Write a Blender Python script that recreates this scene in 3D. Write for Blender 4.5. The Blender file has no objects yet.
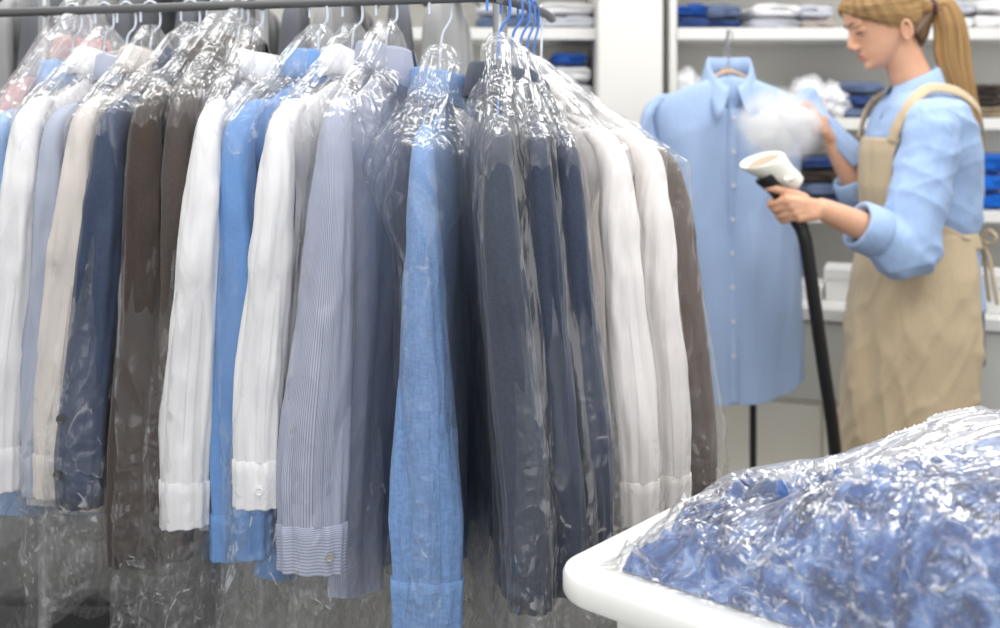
import bpy, bmesh, math, random
import numpy as np
from mathutils import Vector, Matrix

SC = bpy.context.scene
COL = SC.collection
PI = math.pi
F = 1100.0            # focal length in pixels of a 1000 px wide picture
CX, HY, CZ = 500.0, 115.0, 1.36   # principal column, horizon row, camera height


def at(px, py, d):
    """The place, at distance d, that the photo shows at column px and row py."""
    return Vector(((px - CX) / F * d, d, CZ + (HY - py) / F * d))


# ---------------------------------------------------------------- noise
def _h(ix, iy, iz, seed):
    with np.errstate(over='ignore'):
        h = (ix.astype(np.uint32) * np.uint32(374761393) + iy.astype(np.uint32) * np.uint32(668265263)
             + iz.astype(np.uint32) * np.uint32(2246822519) + np.uint32((seed * 3266489917) & 0xffffffff))
        h = (h ^ (h >> np.uint32(13))) * np.uint32(1274126177)
        h = (h ^ (h >> np.uint32(16))) * np.uint32(2654435761)
        h = h ^ (h >> np.uint32(15))
    return h.astype(np.float64) / 4294967295.0 * 2 - 1


def noise(x, y, z, seed=0):
    x, y, z = np.broadcast_arrays(np.asarray(x, float), np.asarray(y, float), np.asarray(z, float))
    fx, fy, fz = np.floor(x), np.floor(y), np.floor(z)
    ix, iy, iz = (fx.astype(np.int64) & 0xffff), (fy.astype(np.int64) & 0xffff), (fz.astype(np.int64) & 0xffff)
    u, v, w = x - fx, y - fy, z - fz
    u = u * u * u * (u * (u * 6 - 15) + 10); v = v * v * v * (v * (v * 6 - 15) + 10); w = w * w * w * (w * (w * 6 - 15) + 10)
    r = 0
    for a in (0, 1):
        for b in (0, 1):
            for c in (0, 1):
                r = r + _h(ix + a, iy + b, iz + c, seed) * (u if a else 1 - u) * (v if b else 1 - v) * (w if c else 1 - w)
    return r


def fbm(x, y, z, seed=0, oct=3):
    s, a = 0, 1.0
    for k in range(oct):
        s = s + a * noise(x * 2 ** k, y * 2 ** k, z * 2 ** k, seed + k * 17)
        a *= .5
    return s


def ridge(x, y, z, seed=0, sharp=1.0):
    return (1 - np.abs(noise(x, y, z, seed))) ** (2 * sharp)


def sst(a, b, x):
    t = np.clip((np.asarray(x, float) - a) / (b - a), 0, 1)
    return t * t * (3 - 2 * t)


# ---------------------------------------------------------------- objects
def link(name, me, mat=None, parent=None, smooth=True):
    o = bpy.data.objects.new(name, me)
    COL.objects.link(o)
    if mat is not None:
        me.materials.append(mat)
    if parent is not None:
        o.parent = parent
    if smooth:
        me.polygons.foreach_set('use_smooth', [True] * len(me.polygons))
    return o


def grid(name, V, mat, parent=None, wrap=False, uv=None, capends=False, smooth=True):
    """V: (rows, cols, 3) array of points -> one quad mesh object; wrap closes the columns."""
    n, m, _ = V.shape
    me = bpy.data.meshes.new(name)
    me.from_pydata(V.reshape(-1, 3).tolist(), [], grid_faces(n, m, wrap, capends))
    if uv is not None:
        put_uv(me, n, m, wrap, uv)
    return link(name, me, mat, parent, smooth)


def grid_faces(n, m, wrap, capends=False):
    f = []
    mm = m if wrap else m - 1
    for i in range(n - 1):
        for j in range(mm):
            k = (j + 1) % m
            f.append((i * m + j, i * m + k, (i + 1) * m + k, (i + 1) * m + j))
    if capends:
        f.append(tuple(range(m - 1, -1, -1)))
        f.append(tuple((n - 1) * m + j for j in range(m)))
    return f


def put_uv(me, n, m, wrap, uv):
    su, sv = uv
    lay = me.uv_layers.new(name='UVMap')
    mm = m if wrap else m - 1
    U = []
    for i in range(n - 1):
        for j in range(mm):
            a, b, c, d = j / m * su, (j + 1) / m * su, i / n * sv, (i + 1) / n * sv
            U += [a, c, b, c, b, d, a, d]
    U += [0.0] * (2 * len(me.loops) - len(U))
    lay.data.foreach_set('uv', U)


class MB:
    """Collects shapes into one bmesh, then links them as ONE mesh object."""
    def __init__(s):
        s.bm = bmesh.new()

    def box(s, x0, x1, y0, y1, z0, z1, bev=0.0, M=None):
        r = bmesh.ops.create_cube(s.bm, size=1.0)
        vs = r['verts']
        for v in vs:
            v.co = Vector(((x0 + x1) / 2 + v.co.x * (x1 - x0), (y0 + y1) / 2 + v.co.y * (y1 - y0), (z0 + z1) / 2 + v.co.z * (z1 - z0)))
        if bev:
            es = list({e for v in vs for e in v.link_edges})
            rb = bmesh.ops.bevel(s.bm, geom=es, offset=bev, segments=3, profile=.5, affect='EDGES')
            vs = list({v for f in rb['faces'] for v in f.verts} | {v for v in vs if v.is_valid})
        if M is not None:
            for v in vs:
                v.co = M @ v.co
        return s

    def tube(s, pts, r, seg=10, closed=False):
        pts = [Vector(p) for p in pts]
        rs = r if isinstance(r, (list, tuple)) else [r] * len(pts)
        rings, prev = [], None
        n = len(pts)
        for i, p in enumerate(pts):
            if closed:
                t = pts[(i + 1) % n] - pts[i - 1]
            else:
                t = pts[min(i + 1, n - 1)] - pts[max(i - 1, 0)]
            t = t.normalized() if t.length > 1e-9 else Vector((0, 0, 1))
            if prev is None:
                a = t.orthogonal().normalized()
            else:
                a = prev - t * prev.dot(t)
                a = a.normalized() if a.length > 1e-6 else t.orthogonal().normalized()
            prev = a
            b = t.cross(a)
            rings.append([s.bm.verts.new(p + (a * math.cos(q) + b * math.sin(q)) * rs[i]) for q in [2 * PI * k / seg for k in range(seg)]])
        for i in range(n if closed else n - 1):
            A, B = rings[i], rings[(i + 1) % n]
            for k in range(seg):
                s.bm.faces.new((A[k], A[(k + 1) % seg], B[(k + 1) % seg], B[k]))
        if not closed:
            s.bm.faces.new(rings[0][::-1]); s.bm.faces.new(rings[-1])
        return s

    def loft(s, rings, cap=True):
        R = [[s.bm.verts.new(Vector(p)) for p in ring] for ring in rings]
        for A, B in zip(R[:-1], R[1:]):
            k = len(A)
            for i in range(k):
                s.bm.faces.new((A[i], A[(i + 1) % k], B[(i + 1) % k], B[i]))
        if cap:
            s.bm.faces.new(R[0][::-1]); s.bm.faces.new(R[-1])
        return s

    def ball(s, c, r, M=None, sub=3):
        rr = bmesh.ops.create_icosphere(s.bm, subdivisions=sub, radius=1.0)
        r = r if isinstance(r, (tuple, list)) else (r, r, r)
        for v in rr['verts']:
            p = Vector((v.co.x * r[0], v.co.y * r[1], v.co.z * r[2]))
            if M is not None:
                p = M @ p
            v.co = p + Vector(c)
        return s

    def build(s, name, mat, parent=None, smooth=True, angle=None):
        bmesh.ops.recalc_face_normals(s.bm, faces=s.bm.faces[:])
        me = bpy.data.meshes.new(name)
        s.bm.to_mesh(me); s.bm.free()
        o = link(name, me, mat, parent, smooth)
        if smooth:
            sharp(me, angle or math.radians(40))
        return o


def sharp(me, angle):
    bm = bmesh.new(); bm.from_mesh(me)
    for e in bm.edges:
        if len(e.link_faces) == 2 and e.calc_face_angle(0) > angle:
            e.smooth = False
    bm.to_mesh(me); bm.free()


def empty(name, loc=(0, 0, 0), rz=0.0, parent=None):
    o = bpy.data.objects.new(name, None)
    COL.objects.link(o)
    o.location = loc
    o.rotation_euler = (0, 0, rz)
    o.empty_display_size = .05
    if parent is not None:
        o.parent = parent
    return o


def tag(o, label=None, cat=None, group=None, kind=None):
    if label: o['label'] = label
    if cat: o['category'] = cat
    if group: o['group'] = group
    if kind: o['kind'] = kind
    return o


def copy_tree(o, parent=None):
    c = o.copy(); COL.objects.link(c)
    if parent is not None:
        c.parent = parent
    for ch in [q for q in bpy.data.objects if q.parent == o]:
        copy_tree(ch, c)
    return c


def smooth_path(pts, n):
    """Catmull-Rom through pts, n samples."""
    P = np.array([list(p) for p in pts], float)
    P = np.vstack([2 * P[0] - P[1], P, 2 * P[-1] - P[-2]])
    out = []
    m = len(P) - 3
    for q in np.linspace(0, m - 1e-9, n):
        i = int(q); t = q - i
        a, b, c, d = P[i], P[i + 1], P[i + 2], P[i + 3]
        out.append(.5 * ((2 * b) + (c - a) * t + (2 * a - 5 * b + 4 * c - d) * t * t + (3 * b - a - 3 * c + d) * t ** 3))
    return np.array(out)


# ---------------------------------------------------------------- materials
class NT:
    def __init__(s, name):
        s.m = bpy.data.materials.new(name)
        s.m.use_nodes = True
        s.t = s.m.node_tree
        s.t.nodes.clear()
        s.out = s.n('ShaderNodeOutputMaterial')

    def n(s, typ, **kw):
        q = s.t.nodes.new(typ)
        for k, v in kw.items():
            if k.startswith('i_'):
                key = k[2:].replace('_', ' ')
                q.inputs[key].default_value = v
            else:
                setattr(q, k, v)
        return q

    def l(s, a, b):
        s.t.links.new(a, b)


def rgba(c):
    return (c[0], c[1], c[2], 1.0)


def srgb(r, g, b):
    f = lambda v: (v / 255 / 12.92) if v / 255 <= .04045 else ((v / 255 + .055) / 1.055) ** 2.4
    return (f(r), f(g), f(b))


def plain(name, c, rough=.5, metal=0.0, bump=0.0, scale=60.0, vary=0.0, vscale=5.0, spec=.5):
    t = NT(name)
    b = t.n('ShaderNodeBsdfPrincipled')
    b.inputs['Base Color'].default_value = rgba(c)
    b.inputs['Roughness'].default_value = rough
    b.inputs['Metallic'].default_value = metal
    b.inputs['Specular IOR Level'].default_value = spec
    tc = t.n('ShaderNodeTexCoord')
    if vary:
        n = t.n('ShaderNodeTexNoise'); n.inputs['Scale'].default_value = vscale; n.inputs['Detail'].default_value = 4
        t.l(tc.outputs['Object'], n.inputs['Vector'])
        r = t.n('ShaderNodeValToRGB')
        r.color_ramp.elements[0].position = .3; r.color_ramp.elements[1].position = .7
        r.color_ramp.elements[0].color = rgba([q * (1 - vary) for q in c]); r.color_ramp.elements[1].color = rgba([min(1, q * (1 + vary)) for q in c])
        t.l(n.outputs['Fac'], r.inputs['Fac']); t.l(r.outputs['Color'], b.inputs['Base Color'])
    if bump:
        n = t.n('ShaderNodeTexNoise'); n.inputs['Scale'].default_value = scale; n.inputs['Detail'].default_value = 3
        t.l(tc.outputs['Object'], n.inputs['Vector'])
        bp = t.n('ShaderNodeBump'); bp.inputs['Strength'].default_value = bump; bp.inputs['Distance'].default_value = .002
        t.l(n.outputs['Fac'], bp.inputs['Height']); t.l(bp.outputs['Normal'], b.inputs['Normal'])
    t.l(b.outputs['BSDF'], t.out.inputs['Surface'])
    return t.m


def fabric(name, c, c2=None, stripe=0, weave=0.0, rough=.85, wr=.25, trans=.12, hstripe=False):
    """Woven cloth: soft wrinkles, fine yarn pattern; stripe = pitch of woven stripes in metres."""
    t = NT(name)
    b = t.n('ShaderNodeBsdfPrincipled')
    b.inputs['Roughness'].default_value = rough
    b.inputs['Specular IOR Level'].default_value = .2
    b.inputs['Sheen Weight'].default_value = .15
    b.inputs['Sheen Roughness'].default_value = .5
    tc = t.n('ShaderNodeTexCoord')
    col = None
    if stripe:
        w = t.n('ShaderNodeTexWave'); w.wave_type = 'BANDS'; w.bands_direction = 'Y' if hstripe else 'X'
        w.inputs['Scale'].default_value = .314159 / stripe / 1.0 * .5 * 2 / PI * PI
        w.inputs['Distortion'].default_value = .3; w.inputs['Detail'].default_value = 1
        t.l(tc.outputs['UV'], w.inputs['Vector'])
        mx = t.n('ShaderNodeMix', data_type='RGBA')
        t.l(w.outputs['Fac'], mx.inputs['Factor'])
        mx.inputs['A'].default_value = rgba(c); mx.inputs['B'].default_value = rgba(c2)
        col = mx.outputs['Result']
    if weave:
        mp = t.n('ShaderNodeMapping'); mp.inputs['Scale'].default_value = (420, 90, 1)
        mp2 = t.n('ShaderNodeMapping'); mp2.inputs['Scale'].default_value = (90, 420, 1)
        t.l(tc.outputs['UV'], mp.inputs['Vector']); t.l(tc.outputs['UV'], mp2.inputs['Vector'])
        n1 = t.n('ShaderNodeTexNoise'); n2 = t.n('ShaderNodeTexNoise')
        for n, m in ((n1, mp), (n2, mp2)):
            n.inputs['Scale'].default_value = 1; n.inputs['Detail'].default_value = 2
            t.l(m.outputs['Vector'], n.inputs['Vector'])
        ad = t.n('ShaderNodeMath', operation='ADD'); t.l(n1.outputs['Fac'], ad.inputs[0]); t.l(n2.outputs['Fac'], ad.inputs[1])
        mr = t.n('ShaderNodeMapRange'); mr.inputs['From Min'].default_value = .75; mr.inputs['From Max'].default_value = 1.25
        mr.inputs['To Min'].default_value = 1 - weave; mr.inputs['To Max'].default_value = 1 + weave
        t.l(ad.outputs[0], mr.inputs['Value'])
        mm = t.n('ShaderNodeMix', data_type='RGBA', blend_type='MULTIPLY'); mm.inputs['Factor'].default_value = 1
        if col is None: mm.inputs['A'].default_value = rgba(c)
        else: t.l(col, mm.inputs['A'])
        cb = t.n('ShaderNodeCombineColor')
        for k in range(3): t.l(mr.outputs['Result'], cb.inputs[k])
        t.l(cb.outputs['Color'], mm.inputs['B'])
        col = mm.outputs['Result']
    if col is None: b.inputs['Base Color'].default_value = rgba(c)
    else: t.l(col, b.inputs['Base Color'])
    mp = t.n('ShaderNodeMapping'); mp.inputs['Scale'].default_value = (14, 14, 4)
    t.l(tc.outputs['Object'], mp.inputs['Vector'])
    n = t.n('ShaderNodeTexNoise'); n.inputs['Scale'].default_value = 1.6; n.inputs['Detail'].default_value = 3; n.inputs['Roughness'].default_value = .5
    n.inputs['Distortion'].default_value = .6
    t.l(mp.outputs['Vector'], n.inputs['Vector'])
    bp = t.n('ShaderNodeBump'); bp.inputs['Strength'].default_value = wr; bp.inputs['Distance'].default_value = .02
    t.l(n.outputs['Fac'], bp.inputs['Height'])
    f = t.n('ShaderNodeTexNoise'); f.inputs['Scale'].default_value = 900; t.l(tc.outputs['Object'], f.inputs['Vector'])
    b2 = t.n('ShaderNodeBump'); b2.inputs['Strength'].default_value = .12; b2.inputs['Distance'].default_value = .001
    t.l(f.outputs['Fac'], b2.inputs['Height']); t.l(bp.outputs['Normal'], b2.inputs['Normal'])
    t.l(b2.outputs['Normal'], b.inputs['Normal'])
    if trans:
        tr = t.n('ShaderNodeBsdfTranslucent')
        if col is None: tr.inputs['Color'].default_value = rgba(c)
        else: t.l(col, tr.inputs['Color'])
        mx = t.n('ShaderNodeMixShader'); mx.inputs['Fac'].default_value = trans
        t.l(b.outputs['BSDF'], mx.inputs[1]); t.l(tr.outputs['BSDF'], mx.inputs[2])
        t.l(mx.outputs['Shader'], t.out.inputs['Surface'])
    else:
        t.l(b.outputs['BSDF'], t.out.inputs['Surface'])
    return t.m


def film(name, gloss=.5, milk=.028, crease_glint=.35, scale=8.0, stretch=(1, 1, .6), rough=.18, bump=.5, tint=(.99, .99, .99), zone=(.46, .62), gmax=.25, rot=0.0, low=None, soft=None, top_glare=.07):
    """Thin clear polythene: mostly see-through, crinkled gloss, highlights painted as whitened crease lines."""
    t = NT(name)
    tc = t.n('ShaderNodeTexCoord')
    mp = t.n('ShaderNodeMapping'); mp.inputs['Scale'].default_value = stretch
    if rot:
        m0 = t.n('ShaderNodeMapping'); m0.inputs['Rotation'].default_value = (0, 0, rot)
        t.l(tc.outputs['Object'], m0.inputs['Vector']); t.l(m0.outputs['Vector'], mp.inputs['Vector'])
    else:
        t.l(tc.outputs['Object'], mp.inputs['Vector'])

    def nz(sc, det, dist, vec):
        q = t.n('ShaderNodeTexNoise'); q.inputs['Scale'].default_value = sc; q.inputs['Detail'].default_value = det; q.inputs['Distortion'].default_value = dist
        t.l(vec, q.inputs['Vector'])
        return q

    def mth(op, a, b=None, c=None):
        q = t.n('ShaderNodeMath', operation=op)
        for i, v in enumerate((a, b, c)):
            if v is None: continue
            if isinstance(v, (int, float)): q.inputs[i].default_value = v
            else: t.l(v, q.inputs[i])
        return q.outputs[0]

    def rng(v, a, b, c=0.0, d=1.0):
        q = t.n('ShaderNodeMapRange'); q.interpolation_type = 'SMOOTHSTEP'
        q.inputs['From Min'].default_value = a; q.inputs['From Max'].default_value = b; q.inputs['To Min'].default_value = c; q.inputs['To Max'].default_value = d
        t.l(v, q.inputs['Value'])
        return q.outputs['Result']
    a = nz(scale, 1.5, 1.2, mp.outputs['Vector'])          # long folds
    zn = nz(scale * .6, 1, 0, tc.outputs['Object'])        # where it is crumpled
    wp = t.n('ShaderNodeVectorMath', operation='MULTIPLY_ADD'); wp.inputs[1].default_value = (.05, .05, .05)
    wn = nz(scale * 1.5, 2, 0, tc.outputs['Object'])
    t.l(wn.outputs['Color'], wp.inputs[0]); t.l(mp.outputs['Vector'], wp.inputs[2])

    def vor(sc):
        q = t.n('ShaderNodeTexVoronoi', feature='F1', distance='MANHATTAN'); q.inputs['Scale'].default_value = sc
        t.l(wp.outputs[0], q.inputs['Vector'])
        return q.outputs['Distance']
    v1, v2 = vor(scale * 2.0), vor(scale * 6.0)             # flat facets that meet in sharp creases
    ra = mth('ABSOLUTE', mth('SUBTRACT', a.outputs['Fac'], .5))
    z = rng(zn.outputs['Fac'], zone[0], zone[1])
    if low is not None:                                    # loose film below the clothes and gathered film at the top crumple most, with more painted glints
        sx = t.n('ShaderNodeSeparateXYZ'); t.l(tc.outputs['Object'], sx.inputs[0])
        loose = mth('MAXIMUM', rng(sx.outputs['Z'], low, low - .18), mth('MULTIPLY', rng(sx.outputs['Z'], -.17, -.04), .6))
        z = mth('MINIMUM', mth('ADD', mth('MULTIPLY', z, .55), mth('MULTIPLY', loose, rng(zn.outputs['Fac'], .36, .56))), 1.0)
    zz = mth('MULTIPLY_ADD', z, .9, .15)
    if low is not None:
        zz = mth('MULTIPLY_ADD', rng(sx.outputs['Z'], low, low - .18), .5, zz)
    if soft is not None:                                   # smoother towards the back, where white glare is painted in as milk
        sx = t.n('ShaderNodeSeparateXYZ'); t.l(tc.outputs['Object'], sx.inputs[0])
        sf = rng(sx.outputs['Y'], soft[0], soft[1])
        zz = mth('MULTIPLY', zz, mth('MULTIPLY_ADD', sf, -.8, 1.0))
    h = mth('ADD', mth('MULTIPLY', ra, -2.0), mth('MULTIPLY', mth('ADD', mth('MULTIPLY', v1, .62), mth('MULTIPLY', v2, .34)), zz))
    bp = t.n('ShaderNodeBump'); bp.inputs['Strength'].default_value = bump; bp.inputs['Distance'].default_value = .02
    t.l(h, bp.inputs['Height'])
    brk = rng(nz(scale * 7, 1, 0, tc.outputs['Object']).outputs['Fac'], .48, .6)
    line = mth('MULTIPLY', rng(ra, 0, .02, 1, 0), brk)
    cf = mth('MULTIPLY_ADD', mth('MULTIPLY', line, z), crease_glint, milk)  # whitened folds that also paint reflected glints into the colour
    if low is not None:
        cf = mth('MULTIPLY_ADD', rng(sx.outputs['Z'], -.14, -.02), top_glare, cf)  # shoulder highlights painted in as extra white
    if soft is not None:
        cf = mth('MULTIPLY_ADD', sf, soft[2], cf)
    lw = t.n('ShaderNodeLayerWeight'); lw.inputs['Blend'].default_value = .2
    t.l(bp.outputs['Normal'], lw.inputs['Normal'])
    gf = mth('MINIMUM', mth('MULTIPLY_ADD', lw.outputs['Fresnel'], gloss, .03), gmax)
    tr = t.n('ShaderNodeBsdfTransparent'); tr.inputs['Color'].default_value = rgba(tint)
    gl = t.n('ShaderNodeBsdfGlossy'); gl.inputs['Roughness'].default_value = rough; t.l(bp.outputs['Normal'], gl.inputs['Normal'])
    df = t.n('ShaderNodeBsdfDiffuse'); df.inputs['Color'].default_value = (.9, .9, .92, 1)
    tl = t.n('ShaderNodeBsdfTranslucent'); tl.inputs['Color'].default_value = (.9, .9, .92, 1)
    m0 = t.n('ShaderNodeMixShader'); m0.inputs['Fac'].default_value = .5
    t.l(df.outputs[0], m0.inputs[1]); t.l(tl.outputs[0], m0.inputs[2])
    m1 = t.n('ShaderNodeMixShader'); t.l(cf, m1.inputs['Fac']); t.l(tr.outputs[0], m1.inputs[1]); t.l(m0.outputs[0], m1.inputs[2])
    m2 = t.n('ShaderNodeMixShader'); t.l(gf, m2.inputs['Fac']); t.l(m1.outputs[0], m2.inputs[1]); t.l(gl.outputs[0], m2.inputs[2])
    t.l(m2.outputs[0], t.out.inputs['Surface'])
    return t.m
# ================================================================ camera, light, room
cam = bpy.data.cameras.new('camera')
cam.sensor_width = 36; cam.lens = 36 * F / 1000
cam.shift_y = -(314 - HY) / 1000
cam.clip_start = .05
cam.dof.use_dof = True; cam.dof.focus_distance = 1.48; cam.dof.aperture_fstop = 3.5
co = bpy.data.objects.new('camera', cam); COL.objects.link(co)
co.location = (0, 0, CZ); co.rotation_euler = (PI / 2, 0, 0)
SC.camera = co
SC.view_settings.view_transform = 'Standard'; SC.view_settings.look = 'None'
SC.view_settings.gamma = 1; SC.view_settings.use_curve_mapping = False
SC.view_settings.exposure = 0.0
SC.cycles.transparent_max_bounces = 40
SC.cycles.max_bounces = 8
SC.cycles.volume_bounces = 3

w = bpy.data.worlds.new('world'); SC.world = w; w.use_nodes = True
bg = w.node_tree.nodes['Background']; bg.inputs['Color'].default_value = (.97, .985, 1, 1); bg.inputs['Strength'].default_value = .80


def lamp(name, loc, size, power, target=None, col=(1, .99, .97)):
    l = bpy.data.lights.new(name, 'AREA'); l.shape = 'RECTANGLE'
    l.size, l.size_y = size; l.energy = power; l.color = col
    o = bpy.data.objects.new(name, l); COL.objects.link(o); o.location = loc
    if target is not None:
        o.rotation_euler = (Vector(target) - Vector(loc)).to_track_quat('-Z', 'Y').to_euler()
    return o


for lx, ly, pw in ((-1.0, .9, 21), (.9, .9, 27), (-1.0, 2.75, 18), (1.1, 2.6, 31)):
    lamp('ceiling_lamp', (lx, ly, 2.8), (1.6, 1.0), pw)
lamp('front_fill_light', (0, -2.2, 1.6), (3.2, 1.8), 44, (0, 1.6, 1.0), (.97, .985, 1))  # added soft fill behind the camera, brightens near sleeves and cuffs

M = {}
M['floor'] = plain('grey_vinyl_floor', (.12, .116, .105), .45, vary=.15, vscale=3)
M['wall'] = plain('grey_wall_paint', srgb(222, 220, 213), .8, bump=.1, scale=200)
M['cream'] = plain('cream_paint', srgb(228, 225, 219), .55, bump=.05, scale=150)
M['white_board'] = plain('white_laminate', srgb(228, 227, 223), .4, bump=.03, scale=120)
M['grey_panel'] = plain('grey_laminate', srgb(204, 204, 197), .45, bump=.03, scale=120)
M['beige_panel'] = plain('beige_laminate', srgb(228, 224, 213), .5, bump=.03, scale=120)
M['black'] = plain('black_plastic', (.012, .012, .013), .45, bump=.05, scale=300)
M['steel'] = plain('brushed_steel', (.5, .5, .5), .35, 1.0, bump=.05, scale=400)
M['dark_steel'] = plain('dark_steel', (.13, .13, .13), .4, .5, bump=.05, scale=300)


def struct(name, mb, mat):
    o = mb.build(name, mat, smooth=False)
    return tag(o, kind='structure')


struct('floor', MB().box(-4, 4, -.6, 4.35, -.05, 0), M['floor'])
struct('wall_back', MB().box(-4, 4, 4.25, 4.35, 0, 2.9), M['wall'])
# square column between the two shelf bays
xa, xb = at(598, 0, 3.62).x, at(663, 0, 3.62).x
struct('pillar', MB().box(xa, xb, 3.62, 4.24, 0, 2.9, .006), M['cream'])
# ================================================================ garments on the rack
WHITE = fabric('white_cotton', srgb(232, 231, 232), wr=.4)
WARM = fabric('warm_white_cotton', srgb(240, 234, 230), wr=.38)
OFFW = fabric('stone_cotton', srgb(212, 204, 198), wr=.4)
PALE = fabric('pale_blue_grey_cotton', srgb(170, 176, 192), wr=.4)
LBLUE = fabric('light_blue_cotton', srgb(150, 182, 224), wr=.4)
BLUE = fabric('mid_blue_cotton', srgb(112, 152, 206), wr=.4, weave=.05)
CHAM = fabric('blue_chambray', srgb(120, 152, 198), wr=.4, weave=.16)
STRIPE = fabric('grey_blue_striped_cotton', srgb(188, 192, 208), srgb(136, 142, 164), stripe=.0022, wr=.38)
STRIPEH = fabric('grey_blue_cross_striped_cotton', srgb(190, 194, 210), srgb(140, 147, 170), stripe=.0022, wr=.45, hstripe=True)
NAVY = fabric('slate_navy_wool', srgb(58, 68, 90), wr=.42, trans=0, weave=.12)
BROWN = fabric('dark_brown_wool', srgb(64, 55, 51), wr=.45, trans=0, weave=.12)
TAUPE = fabric('grey_brown_wool', srgb(76, 68, 64), wr=.45, trans=0, weave=.12)
BRN2 = fabric('warm_brown_wool', srgb(104, 92, 86), wr=.45, trans=0, weave=.1)
CHAR = fabric('charcoal_wool', srgb(66, 72, 84), wr=.45, trans=0, weave=.12)
CHAR2 = fabric('blue_charcoal_wool', srgb(56, 63, 80), wr=.45, trans=0, weave=.12)
PINK = fabric('dusty_pink_cotton', srgb(214, 150, 142), wr=.4)
GREY = fabric('grey_cotton', srgb(150, 154, 164), wr=.4)
BUTTON = plain('grey_pearl_button', (.3, .29, .27), .25)
BUTTON_W = plain('white_button', (.7, .7, .68), .3)
BUTTON_D = plain('dark_horn_button', (.018, .018, .02), .25)
WIRE_W = plain('white_coated_wire', (.62, .66, .74), .35)
WIRE_B = plain('blue_coated_wire', (.07, .2, .6), .35)

NU = 64


def z_shoulder(x, A, drop):
    q = np.abs(x) / A
    return -drop * (.25 * q + .75 * q ** 1.5) - .004


def body_mesh(A, L, b, drop, seed, hem=.02, narrow=.22, bulge=1.0, fold=1.0, drift=(0, 0)):
    nv = 56
    phi = np.linspace(0, 2 * PI, NU, endpoint=False)[None, :]
    dep = (np.linspace(0, 1, nv) ** 1.35)[:, None] * L
    c, s = np.cos(phi), np.sin(phi)
    cx = np.sign(c) * np.abs(c) ** .75
    sy = np.sign(s) * np.abs(s) ** .85
    a = A * (1 - narrow * sst(0, .16, dep) + .05 * sst(.3, .8, dep))
    bb = .008 + (b - .008) * np.sqrt(np.clip(dep / .13, 0, 1)) * (1 + .12 * np.sin(dep * 9 + seed))
    x = a * cx + 0 * dep
    lowf = noise(x * 9, s * 1.2, dep * 2.2 + seed * 3.1, seed)
    y = bb * sy
    amp = .013 * fold * sst(.03, .4, dep)
    y = y + amp * (noise(x * 16 + seed, s * .8, dep * 2.5, seed + 5) + .6 * noise(x * 34, s * .8, dep * 3.5, seed + 9))
    y = y + .01 * fold * sst(.1, .6, dep) * lowf
    z = z_shoulder(x, A, drop) * (1 - sst(.05, .45, dep)) - dep
    z = z + hem * sst(L * .8, L, dep) * np.cos(phi * 2) * .6
    x = x + drift[0] * sst(0, 1, dep / L); y = y + drift[1] * sst(0, 1, dep / L)
    return np.stack(np.broadcast_arrays(x, y, z), -1)


def sleeve_mesh(sx, A, drop, L, hw0, hw1, th, drift, wide, seed, nv=64, n=44, fold=1.0, cap=.016):
    """Tube from the shoulder seam over the cap and straight down. sx = -1 near side, +1 far side."""
    zc = -drop
    path = smooth_path([(sx * (A - .055), 0, zc + drop * .34 - .012), (sx * (A - .02), 0, zc + .004), (sx * (A + cap * .6), 0, zc - .028),
                        (sx * (A + cap), 0, zc - .09), (sx * (A + cap * .9), 0, zc - .2), (sx * (A + cap * .5), 0, zc - L * .55), (sx * (A + cap * .3), 0, zc - L)], nv)
    seg = np.linalg.norm(np.diff(path, axis=0), axis=1); cum = np.concatenate([[0], np.cumsum(seg)]); t = cum / cum[-1]
    dn = sst(.12, 1, t)
    lean = np.stack([drift[0] * dn, drift[1] * dn, 0 * dn], 1)
    T = np.gradient(path, axis=0); T /= np.linalg.norm(T, axis=1)[:, None]
    nrm = np.stack([T[:, 2] * -1, 0 * t, T[:, 0]], 1)          # lies in the x-z plane
    # wide axis: front-back at the cap, then what the hanging sleeve settles to
    wy = np.array([0, 1, 0.]); wv = np.array([wide[0], wide[1], 0.])
    k = sst(.08, .3, t)[:, None]
    W = wy * (1 - k) + wv * k
    W /= np.linalg.norm(W, axis=1)[:, None]
    Nn = nrm * (1 - k) + np.array([wv[1], -wv[0], 0.]) * k
    Nn /= np.linalg.norm(Nn, axis=1)[:, None]
    hw = np.interp(t, [0, .06, .14, .3, .7, .88, 1], [.008, .014, hw0 * .62, hw0 * .88, (hw0 + hw1) * .52, hw1 * .98, hw1 * .92])
    hh = np.interp(t, [0, .06, .14, .3, .7, 1], [.008, .014, th * .8, th, th * .85, th * .72])
    phi = np.linspace(0, 2 * PI, n, endpoint=False)
    c, s = np.cos(phi)[None, :], np.sin(phi)[None, :]
    cc = np.sign(c) * np.abs(c) ** .8; ss = np.sign(s) * np.abs(s) ** .9
    tt = t[:, None]
    r = 1 + .0 * tt
    f = fold * sst(.1, .45, tt)
    f2 = fold * sst(.12, .3, tt)
    # long soft creases that run down the sleeve, and a few cross dents
    d1 = .0065 * f * noise(c * 1.7 + seed, s * 1.7, tt * 2.3, seed) + .006 * f * noise(c * 3.4, s * 3.4 + seed, tt * 4.2, seed + 3)
    d2 = .003 * f2 * noise(c * 1.2, s * 1.2 + tt * 2, tt * 13, seed + 7)
    d3 = .0028 * sst(.72, .97, tt) * np.cos(phi * 11 + seed)[None, :]
    dd = (d1 + d2) * (1 - .75 * sst(.86, 1, tt)) + d3
    V = path[:, None, :] + lean[:, None, :] + W[:, None, :] * (cc * hw[:, None] + c * dd * .6)[..., None] + Nn[:, None, :] * (ss * hh[:, None] + s * dd)[..., None]
    return V, cum[-1]


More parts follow.
